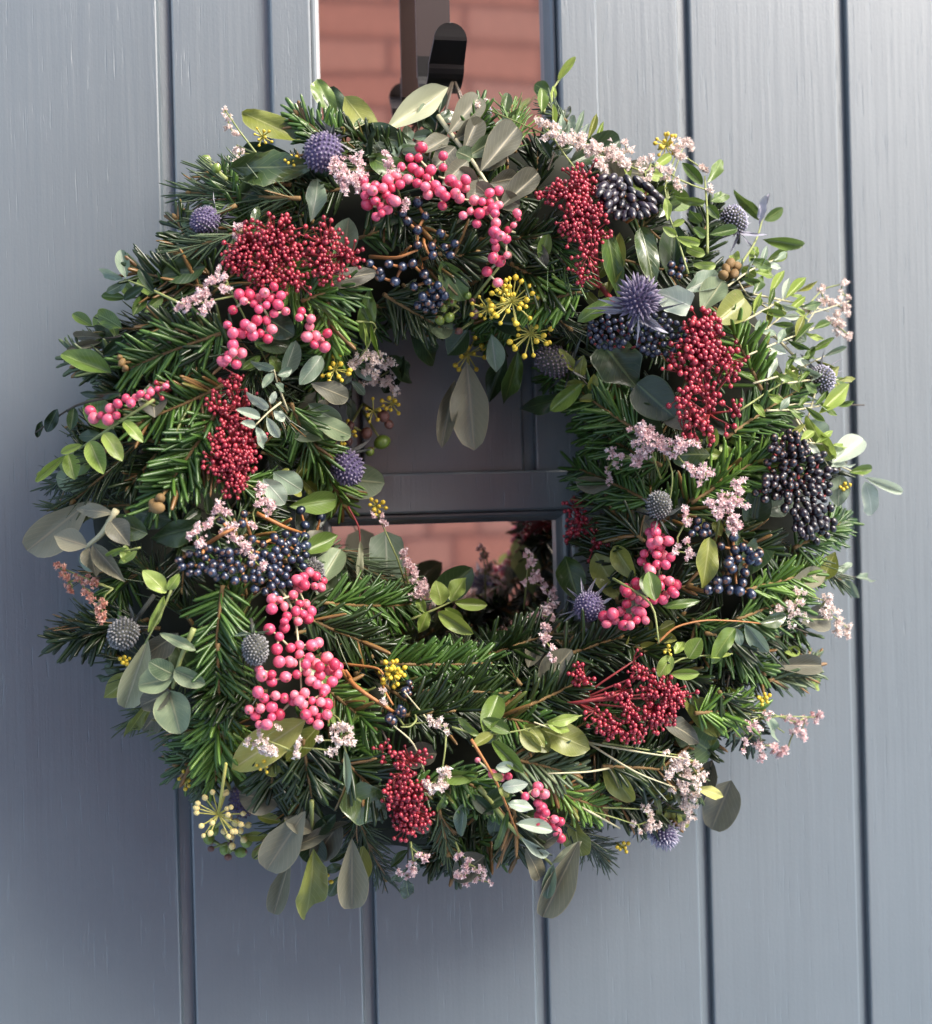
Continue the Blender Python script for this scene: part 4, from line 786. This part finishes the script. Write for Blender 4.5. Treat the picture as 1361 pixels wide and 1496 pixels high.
# skimmia: dense heads of tiny red berries, far too many to pick apart
def add_ball(mb, p, r, tmpl, axis=None):
    mb.add([p + v * r for v in tmpl.v], tmpl.f)
T6 = ball_mesh('t', None, 7, 5, 1.0, .12)
def skim(blobs, root, rpx=3.5, off=.016, seed=1, mat='red', name='skimmia_head', bname='red_berries', smat='twig_red', dens=.80, thick=1.0):
    r = random.Random(seed); ber = MB(); st = MB(); rt = at(root[0], root[1], surf(*root) + off - .014); placed = []; pts = []
    for (cx, cy, rb, *e) in blobs:
        d0 = surf(cx, cy) + off; m = mpp(cx, cy, d0); k = e[0] if e else 1.0
        n = int(k * 1.75 * (rb / rpx) ** 2 * .60); loc = []; subs = [(rb * math.sqrt(r.random()) * .92, r.uniform(0, 6.283)) for _ in range(max(3, int(rb * rb / 62)))]; sg = rpx * 1.9
        for _ in range(n * 12):
            sq_, sa_ = r.choice(subs); x, y = cx + sq_ * math.cos(sa_) + r.gauss(0, sg), cy + sq_ * math.sin(sa_) + r.gauss(0, sg); q = min(1, math.hypot(x - cx, y - cy) / rb)
            d = d0 + m * rb * .55 * math.sqrt(max(0, 1 - q * q)) * thick * (1 if r.random() < .7 else r.uniform(-.3, .8))
            p = at(x, y, d); rad = rpx * m * r.uniform(.62, 1.15)
            if all((p - u).length > rad * 2 * dens for u in loc[-400:]): loc.append(p); add_ball(ber, p, rad, T6)
            if len(loc) >= n: break
        c = at(cx, cy, d0 - .004); st.tube([rt, (rt + c) / 2 + Vector((0, .002, 0)), c], [.0008, .0006, .0005], 6)
        for p in loc:
            mid = c.lerp(p, .5) + Vector((0, .0012, 0)); st.tube([c, mid, p], [.00045, .0004, .00035], 4, False)
    o = child(name, st, MT[smat], wreath, rt); b = child(bname, ber, MT[mat], o, rt); b['kind'] = 'stuff'
    return o
skim([(360,362,32),(402,343,32),(388,392,30),(425,402,22),(345,380,18),(420,370,24)], (400,375), seed=1)
skim([(470,355,24,.7),(500,375,24,.7),(468,388,22,.7),(485,400,22,.6),(515,372,14,.6),(480,340,18,.5)], (440,372), seed=2)
skim([(828,285,32),(850,268,24),(858,312,28),(838,322,24),(868,340,16,.8),(858,372,18,.8),(850,402,16,.7),(872,348,14,.7)], (875,420), seed=3)
skim([(335,655,34),(350,680,30),(318,672,26),(335,702,22),(365,650,18)], (345,620), seed=4)
skim([(320,600,24,.5),(352,598,22,.5),(338,570,22,.4),(325,618,20,.6),(360,612,18,.5),(350,550,12,.5)], (345,590), seed=5, off=.010)
skim([(1022,492,30),(1012,515,32),(1040,508,30),(1060,530,26,.9),(1000,545,26,.8),(1072,540,14,.8),(1030,478,20)], (1035,590), seed=6, rpx=4.4)
skim([(998,578,22,.7),(1030,575,20,.7),(1042,590,16,.6),(1012,615,26,.9),(1000,632,16,.7),(1072,600,15,.8),(1035,628,16,.7),(1060,618,10,.7)], (1035,605), seed=7, rpx=4.3)
skim([(842,742,18,.9),(850,765,20,.9),(842,775,14),(872,792,14,.5),(860,780,14,.6)], (860,770), seed=8, off=.008)
skim([(925,966,10,.7),(938,985,16,.8),(968,1012,26),(988,1018,20),(955,1038,24),(975,1040,18)], (840,1026), seed=9)
skim([(908,1008,18,.8),(918,1022,16,.8),(880,1050,20,.6),(905,1062,20,.8),(928,1060,22,.9),(868,1040,10,.5)], (840,1026), seed=10)
skim([(848,978,12,.8),(855,990,14,.9),(842,992,8,.8)], (840,1000), seed=11)
skim([(582,1110,16,.7),(600,1112,18,.7),(592,1130,16,.7),(575,1155,16,.7),(600,1160,24),(582,1185,24),(608,1188,22),(595,1208,22)], (575,1130), seed=12)
skim([(558,1096,9,.8),(560,1112,7,.7)], (565,1120), seed=13)
skim([(230,574,10,.5),(240,566,8,.5),(212,578,8,.5)], (250,570), seed=14, off=.014)
# loose red stalks
stems('skimmia_stem', [[(800,1032),(850,1026),(915,1012)]], 'twig_red', 6, .016)
stems('skimmia_stem', [[(870,410),(895,440),(905,455)]], 'twig_red', 8, .008)
stems('viburnum_twig', [[(495,975),(520,1005),(575,1040)],[(520,1005),(505,980)]], 'twig_orange', 7, .016)
stems('viburnum_twig', [[(500,970),(552,975),(560,985)],[(556,990),(562,1010),(574,1030)]], 'twig_orange', 4, .016)
stems('viburnum_twig', [[(295,800),(325,780),(345,770)],[(300,795),(296,808)],[(375,750),(415,770),(440,778)],[(410,768),(425,758)]], 'twig_orange', 6, .020)
stems('viburnum_twig', [[(540,375),(580,378),(610,365)],[(620,340),(618,355),(628,375)],[(585,372),(600,360)]], 'twig_orange', 5, .014)
stems('vine_tendril', [[(600,1035),(610,1050),(600,1062),(585,1062)]], 'twig_green', 3, .018)

# yellow umbels, green ivy heads, loose berries
def umbel(cx, cy, rp, n, seed, bpx=4.2, mat='bud_yellow', smat='twig_green', root=None, off=.016, name='yellow_umbel', flat=.5, bname='flower_bud', open_=False):
    r = random.Random(seed); d0 = surf(cx, cy) + off; c = at(cx, cy, d0 - .004); st = MB(); T = ball_mesh('t', None, 9, 6, 1.0, .25); m = mpp(cx, cy, d0)
    rt = at(root[0], root[1], surf(*root) + off - .012) if root else c + Vector((0, .012, 0)); st.tube([rt, (rt + c) / 2, c], [.0008, .0008, .0008], 6)
    key = ('bud', mat)
    if key not in LM: LM[key] = T.mesh(bname, MT[mat])
    ps = []
    for i in range(n):
        a = i * 2.4 + r.uniform(-.2, .2); q = (math.sqrt((i + .6) / n) if not open_ else r.choice([r.uniform(.3, .6), r.uniform(.8, 1.05), r.uniform(.85, 1.0)])); x, y = cx + rp * q * math.cos(a), cy + rp * q * math.sin(a)
        p = at(x, y, d0 + rp * m * flat * (1 - q * q) + r.uniform(-.001, .001)); st.tube([c, p], [.00045, .0004], 4, False); ps.append(p)
    o = child(name, st, MT[smat], wreath, c)
    for p in ps:
        rad = bpx * m * r.uniform(.8, 1.15); inst(bname, LM[key], o, Matrix.Translation(p) @ (p - c).to_track_quat('Z', 'Y').to_matrix().to_4x4() @ Matrix.Scale(rad, 4))
for q in [(748,441,36,24,1,4.8),(775,487,33,19,2,4.8),(712,452,24,14,3,3.8),(683,518,28,15,4,4.6),(489,540,22,12,5,4.4),(572,590,18,8,6,4.2),(500,632,20,13,7,3.8),(550,740,14,9,8,3.8),(573,984,20,24,9,4.2),(972,212,18,16,10,4.0),(545,600,18,7,13,3.6),(425,235,10,6,14,3.2),(383,200,16,9,15,2.8),
          (975,950,8,4,17,3.2),(1116,1020,10,7,18,3.8),(470,1285,14,9,19,3.6),(272,1140,14,8,20,3.6),(385,1120,12,6,21,3.4),(182,965,8,6,22,3.6),(910,1238,10,6,23,3.6),(1234,712,8,6,24,3.2),(735,425,14,9,25,4.0)]:
    umbel(*q[:5], bpx=q[5] * .86, open_=q[2] > 17, smat='stalk_yellow', flat=.35)
umbel(319,1190,36,19,30,4.4,'cream','stalk_yellow',(330,1115),.034,'ivy_umbel',open_=True,flat=.2)
umbel(345,1215,24,8,31,5.6,'cream','twig_pale',None,.006,'ivy_umbel')
GB = ball_mesh('green_berry', 'greenberry', 12, 8, 1.05, .12); BB = ball_mesh('brown_berry', 'brownberry', 12, 8, 1.05, .2)
cluster('ivy_berry_cluster', 'green_berry', [(558,646,1.05),(656,464),(660,441,.8),(642,466,.8),(683,432,.6)][:1] + [(540,660,.7)], 10, GB, 'twig_green', .010, (530,600), .0008)
cluster('ivy_berry_cluster', 'green_berry', [(656,464),(660,441,.85),(642,468,.85),(683,432,.7),(648,450,.7)], 8, GB, 'twig_green', .010, (670,450), .0008)
cluster('ivy_berry_cluster', 'brown_berry', [(535,633),(560,608,1.05),(568,620,.8),(512,622,.7),(508,645,.7)], 9.5, BB, 'twig_green', .010, (530,590), .0008)
cluster('ivy_berry_cluster', 'brown_berry', [(693,459),(670,484,.7),(690,440,.6),(742,373,.8)], 8, BB, 'twig_green', .010, (690,470), .0008)
cluster('ivy_berry_cluster', 'green_berry', [(300,236),(316,246,.85)], 10, GB, 'twig_green', .034, (330,262), .0012)
cluster('ivy_berry_cluster', 'green_berry', [(305,1225,.9),(330,1240,1.0),(360,1228,1.1),(352,1245,.9),(312,1212,.8)], 10, GB, 'twig_green', .002, (325,1200), .0010)
cluster('ivy_berry_cluster', 'brown_berry', [(308,1240,.6),(333,1252,.7),(336,1232,.6),(222,735,1.0),(234,728,.9),(228,722,.8)][:3], 8, BB, 'twig_green', .010, (325,1215), .0008)
BUD = ball_mesh('bud', 'twig', 10, 7, 1.4, .3)
cluster('fir_bud_cluster', 'bud', [(224,736),(234,728),(230,742),(178,530,.7),(182,538,.6),(1062,395,1.1),(1072,400,.9),(1056,388,.9),(316,480,.6)][:3], 8, BUD, 'twig', .016, (245,715), .0008)
cluster('fir_bud_cluster', 'bud', [(178,530,.8),(183,538,.7),(175,522,.7)], 7, BUD, 'twig', .012, (195,528), .0008)
cluster('fir_bud_cluster', 'bud', [(1060,393),(1072,400),(1056,402),(1066,385),(1076,390)], 7.5, BUD, 'twig', .012, (1060,410), .0008)

# ---- sea lavender: sprays of tiny papery florets
def floret(mb, p, d, s, r):
    x = d.orthogonal().normalized(); y = d.cross(x); a0 = r.uniform(0, 6.28); vs = [p - d * s * .9]; fs = []
    for k in range(5):
        a = a0 + k * 1.2566
        for da, rr, hh in ((-.45, .55, .1), (0, 1.0, .35), (.45, .55, .1)):
            vs.append(p + (x * math.cos(a + da) + y * math.sin(a + da)) * s * rr * .8 + d * s * hh)
        n = len(vs); fs.append((0, n - 3, n - 2, n - 1))
    for k in range(5):
        q = 1 + k * 3; fs.append((0, q + 2, 1 + ((k + 1) % 5) * 3))
    mb.add(vs, fs)
def spray(blobs, root, mat='floret', smat='twig_green', seed=1, off=.018, fpx=5.0, name='sea_lavender_sprig', dens=4.0):
    r = random.Random(seed); fl = MB(); st = MB(); rt = at(root[0], root[1], surf(*root) + off - .010); prev = []
    for (cx, cy, rb) in blobs:
        d0 = max(surf(cx, cy) + off, .03); m = mpp(cx, cy, d0); c = at(cx, cy, d0 - .001)
        src = min([rt] + prev, key=lambda q: (q - c).length + .3 * (q - rt).length); prev.append(c)
        st.tube([src, src.lerp(c, .5) + Vector((0, .0015, 0)) + CR * r.uniform(-.002, .002), c], [.0006, .0005, .0004], 5)
        n = max(8, int(dens * 2.1 * (rb / fpx) ** 2)); ctrs = [(cx + r.gauss(0, rb * .5), cy + r.gauss(0, rb * .5)) for _ in range(max(3, int(rb / 3)))]
        for u, v in ctrs: st.tube([c, at(u, v, d0 + r.uniform(0, .4) * rb * m)], [.00035, .0003], 4, False)
        for i in range(n):
            u, v = ctrs[i % len(ctrs)]; x, y = u + r.gauss(0, rb * .27), v + r.gauss(0, rb * .27); p = at(x, y, d0 + r.uniform(-.2, .75) * rb * m)
            d = (Vector((r.gauss(0, 1), r.gauss(-.9, 1), r.gauss(.5, 1)))).normalized(); floret(fl, p, d, fpx * m * r.uniform(.65, 1.2), r)
    o = child(name, st, MT[smat], wreath, rt); f = child('florets', fl, MT[mat], o, rt, smooth=False); f['kind'] = 'stuff'
S = [
 ([(328,160,5),(332,172,6),(335,185,7),(340,198,8),(346,212,8),(350,224,6),(345,232,5)], (375,225), 'floret_white'),
 ([(490,240,12),(505,252,14),(520,245,12),(525,265,14),(505,268,10),(515,232,8)], (540,270), 'floret'), ([(565,232,9),(570,248,9),(572,262,7),(590,300,8),(568,240,7)], (585,290), 'floret'),
 ([(262,450,8),(280,442,12),(292,428,12),(310,415,10),(318,398,7),(325,420,9),(300,447,12),(330,408,8),(350,330,8),(342,345,6)], (355,430), 'floret'),
 ([(795,180,10),(805,195,12),(822,205,14),(845,202,14),(862,212,16),(880,222,16),(898,232,14),(915,222,10),(812,185,8),(912,238,12),(935,240,8),(880,248,10),(872,240,8)], (850,260), 'floret_white'),
 ([(1000,208,10),(988,222,12),(975,250,12),(990,262,10),(950,240,9),(942,252,8),(1008,214,7),(1028,248,8),(1040,280,7),(700,155,8),(712,150,6)], (975,300), 'floret_white'),
 ([(520,530,10),(535,524,11),(550,520,12),(565,530,11),(575,538,9),(540,538,12),(548,555,10),(562,560,10),(575,568,7),(535,558,8),(578,575,5)], (548,480), 'floret_white'),
 ([(948,632,17),(938,648,15),(930,668,14),(958,650,13),(940,622,9),(968,655,10),(995,650,13),(1010,645,10),(985,660,10),(1022,690,13),(1010,685,9),(897,672,10),(888,697,8),(910,665,7),(1025,700,8),(925,628,8)], (965,700), 'floret'),
 ([(1060,722,13),(1048,735,13),(1065,745,14),(1082,705,9),(1078,762,9),(1072,772,8),(1050,752,10),(1085,735,8),(1075,720,9),(1003,752,9),(1000,765,7),(990,805,8),(1007,808,9),(1000,790,7)], (1045,790), 'floret'),
 ([(1200,424,7),(1204,438,8),(1230,415,8),(1232,430,8),(1218,442,9),(1236,452,10),(1224,460,8),(1228,480,10),(1240,490,8),(1215,475,8),(1186,450,7)], (1160,480), 'floret_white'),
 ([(318,735,9),(322,752,10),(308,768,10),(285,772,8),(290,792,10),(276,785,7),(383,718,11),(390,738,12),(375,735,8),(345,785,11),(358,800,12),(372,815,10),(335,775,8),(380,828,8),(340,768,7),(372,765,8)], (340,700), 'floret'),
 ([(86,828,6),(92,838,7),(100,850,7),(112,845,6),(104,862,6),(122,858,8),(136,848,7),(132,868,9),(150,878,8),(142,885,7),(147,905,7),(150,895,6),(128,848,6)], (165,860), 'floret_salmon'),
 ([(552,752,6),(560,765,6),(588,808,8),(595,822,9),(605,832,10),(612,850,9),(605,862,9),(622,860,10),(628,870,7),(615,868,8)], (600,880), 'floret'),
 ([(772,812,6),(778,826,9),(784,842,9),(776,850,8),(796,858,8),(808,868,9),(800,882,11),(792,898,12),(806,902,9),(780,905,7),(797,918,9),(795,935,9),(805,948,7),(806,962,7)], (765,890), 'floret'),
 ([(500,1060,9),(508,1072,11),(495,1082,11),(488,1098,8),(512,1085,8),(440,1092,9),(430,1098,7),(385,1080,9),(395,1092,12),(380,1098,9),(368,1086,7),(408,1062,6),(465,1082,6)], (480,1040), 'floret_white'),
 ([(628,1055,8),(640,1058,8),(652,1062,6),(645,1130,10),(635,1142,11),(652,1138,8),(628,1152,8),(558,1024,5),(560,1008,5)], (590,1060), 'floret_white'),
 ([(1170,865,8),(1162,882,11),(1148,888,11),(1140,895,8),(1158,900,9),(1205,878,10),(1212,890,11),(1200,895,7),(1228,908,9),(1238,918,9),(1222,918,8),(1173,902,8)], (1120,930), 'floret_white'),
 ([(1125,1042,6),(1150,1050,6),(1165,1055,8),(1180,1048,8),(1196,1046,8),(1172,1072,9),(1160,1068,6),(1092,1058,9),(1104,1066,9),(1088,1085,8),(1110,1088,9),(1130,1090,9),(1110,1106,8),(1150,1096,9),(1138,1100,6)], (1060,1070), 'floret'),
 ([(1000,1105,10),(1015,1112,11),(988,1120,12),(975,1130,11),(1018,1132,12),(1002,1140,13),(990,1152,12),(1010,1160,13),(998,1178,13),(1012,1188,9),(1002,1200,9),(972,1100,5)], (880,1085), 'floret_white'),
 ([(940,1182,6),(950,1198,9),(945,1208,9),(932,1205,7),(958,1210,6)], (880,1180), 'floret_white'),
 ([(684,1260,9),(676,1275,9),(690,1285,8),(706,1276,8),(670,1250,7),(698,1268,6),(712,1288,6),(680,1290,7)], (665,1230), 'floret'),
 ([(606,1272,9),(612,1248,7),(596,1278,6),(622,1252,6),(582,1272,6),(600,1262,5)], (600,1230), 'floret')]
for i, (bl, rt, mt) in enumerate(S): spray(bl, rt, mt, seed=40 + i)
stems('flower_stalk', [[(640,1070),(590,1010)],[(620,1130),(605,1085),(575,1060)],[(860,1085),(940,1100),(1000,1108)],[(860,1086),(930,1130),(985,1150)],[(860,1085),(780,1055)],[(900,1120),(860,1128),(800,1130)]], 'twig_pale', 3, .022)
stems('flower_stalk', [[(840,1180),(890,1192),(930,1205)],[(1110,930),(1160,905),(1215,905)],[(960,640),(985,690),(975,750)],[(972,690),(985,650)],[(1045,790),(1050,750)],[(1060,1065),(1130,1045),(1190,1048)]], 'twig_green', 2.6, .018)
stems('bare_twig', [[(540,1040),(560,1070),(572,1100)],[(880,1130),(960,1180)],[(1190,590),(1262,592)],[(1130,905),(1180,925)]], 'twig_dark', 3, .012)
stems('flower_stalk', [[(830,1170),(860,1185),(905,1210)],[(395,840),(430,890),(438,960),(440,1010)],[(700,262),(650,262),(640,258)],[(660,330),(690,310)]], 'twig_pale', 4, .014)
stems('flower_stalk', [[(1105,440),(1150,470),(1240,440)],[(1090,470),(1130,500),(1215,470)],[(1105,520),(1160,500),(1200,440)],[(1090,620),(1150,590),(1195,590)],[(1075,405),(1095,440),(1160,450)],[(1120,560),(1160,600),(1215,690)]], 'twig_pale', 2.6, .008)

# ---- sea-holly thistles
def thistle(cx, cy, rpx, dirx, diry, hmat='th_purple', core='core_purple', nb=9, bl=1.3, bmat='bract', off=.020, seed=1, stem=None, tall=1.3, spike=.15, facing=.55):
    r = random.Random(seed); d0 = surf(cx, cy) + off; m = mpp(cx, cy, d0); rad = rpx * m; c = at(cx, cy, d0)
    ax = (CR * dirx - CU * diry + (CAM - c).normalized() * facing).normalized(); q = ax.to_track_quat('Z', 'Y').to_matrix()
    cm = MB(); T = ball_mesh('t', None, 14, 9, tall, 0); cm.add([c + q @ (v * rad * .86) for v in T.v], T.f)
    base = c - ax * rad * tall * .9
    if stem: cm.tube([base, at(stem[0], stem[1], surf(*stem) + off - .012)], [.0011, .0012], 6)
    else: cm.tube([base, base - ax * .008 + Vector((0, .006, 0))], [.0011, .0012], 6)
    head = child('thistle', cm, MT[core], wreath, c)
    sp = MB(); N = 170
    for i in range(N):
        z = 1 - 1.75 * (i + .5) / N; ph = i * 2.39996; s = math.sqrt(max(0, 1 - z * z)); n = Vector((s * math.cos(ph), s * math.sin(ph), z))
        p = Vector((n.x, n.y, n.z * tall)) * .84; dn = (n + Vector((0, 0, .35))).normalized(); L_ = spike * r.uniform(.5, 1.6); wd = .088
        a = dn.orthogonal().normalized(); b = dn.cross(a); vs = [p + a * wd, p + b * wd, p - a * wd, p - b * wd, p + dn * L_ * .5 + a * wd * .8, p + dn * L_ * .5 + b * wd * .8, p + dn * L_ * .5 - a * wd * .8, p + dn * L_ * .5 - b * wd * .8, p + dn * L_]
        vs = [c + q @ (v * rad) for v in vs]
        sp.add(vs, [(0, 1, 5, 4), (1, 2, 6, 5), (2, 3, 7, 6), (3, 0, 4, 7), (4, 5, 8), (5, 6, 8), (6, 7, 8), (7, 4, 8)])
    s_ = child('florets', sp, MT[hmat], head, c); s_['kind'] = 'stuff'
    for i in range(nb):
        ph = 6.283 * i / nb + r.uniform(-.25, .25); dv = q @ Vector((math.cos(ph), math.sin(ph), r.uniform(-.25, .35))); dv.normalize()
        ln = rad * bl * r.uniform(.75, 1.25)
        e = base + dv * ln
        if e.y > -.01: e.y = -.01
        inst('bract', get_leaf('lance', bmat, r.randrange(4), 'bract'), head, frame(base, e, rad * .17, r.uniform(-.6, .6)))
thistle(472,222,29,-.55,.55,'th_purple','core_purple',9,1.5,'bract_dark',seed=1,facing=.7,off=.014)
thistle(300,322,21,-.6,.2,'th_purple','core_purple',8,1.7,'bract',seed=2,off=.010)
thistle(932,436,28,.1,-.6,'th_purple','core_purple',12,2.4,'bract',seed=3,spike=.40,off=.030,tall=1.05,facing=.5)
thistle(1072,322,21,-.2,-.5,'th_pale','core_grey',8,1.8,'bract',seed=4,off=.008)
thistle(808,528,24,-.8,-.3,'th_dark','core_grey',10,1.9,'bract_dark',seed=5,stem=(862,556),off=.0,tall=1.4)
thistle(507,683,26,.2,.5,'th_purple','core_purple',8,1.7,'bract_dark',seed=6,tall=1.3,off=.034)
thistle(962,738,20,.0,-.7,'th_grey','core_grey',10,1.9,'bract_dark',seed=7,tall=1.25)
thistle(1200,553,21,.2,.1,'th_pale','core_grey',9,1.9,'bract',seed=8,tall=1.3,off=.014)
thistle(180,926,24,-.3,.3,'th_grey','core_grey',9,1.5,'bract_dark',seed=9,stem=(225,870),tall=1.2,off=.014)
thistle(373,948,21,.1,.8,'th_grey','core_grey',8,1.5,'sage',seed=10,tall=1.35)
thistle(860,886,24,.15,.1,'th_purple','core_purple',11,1.7,'bract',seed=11,tall=1.15,facing=1.0)
thistle(968,1216,20,.5,.5,'th_pale','core_purple',12,2.0,'bract',seed=12,off=.010,spike=.35)
thistle(357,1168,24,-.1,.6,'th_dark','core_purple',9,2.0,'bract_dark',seed=13,off=-.004)
thistle(455,835,18,.3,.3,'th_grey','core_grey',8,1.9,'sage',seed=14,off=.008,spike=.35)
thistle(705,165,14,.1,-.4,'th_pale','core_grey',8,1.6,'bract_dark',seed=15,off=.0)

# wire loop over the hook
mb = MB(); hb = Vector((hx + .006, -0.013 - ry * 1.6, zbot - 0.008))
for ex, ey, w_ in ((625,200,2.4),(640,205,2.4),(700,205,3.0),(690,200,2.2)):
    e = at(ex, ey, surf(ex, ey) - .01); mb.tube([hb + Vector((0, 0, .002)), hb.lerp(e, .5) + Vector((0, 0, .001)), e], [.0009, .0009, .0009], 6)
child('hanging_wire', mb, MT['twig_dark'], wreath, hb)
print('objects', len(bpy.data.objects), 'bricks', nb, 'tris', sum(len(m.loop_triangles) or sum(len(p.vertices) - 2 for p in m.polygons) for m in bpy.data.meshes))
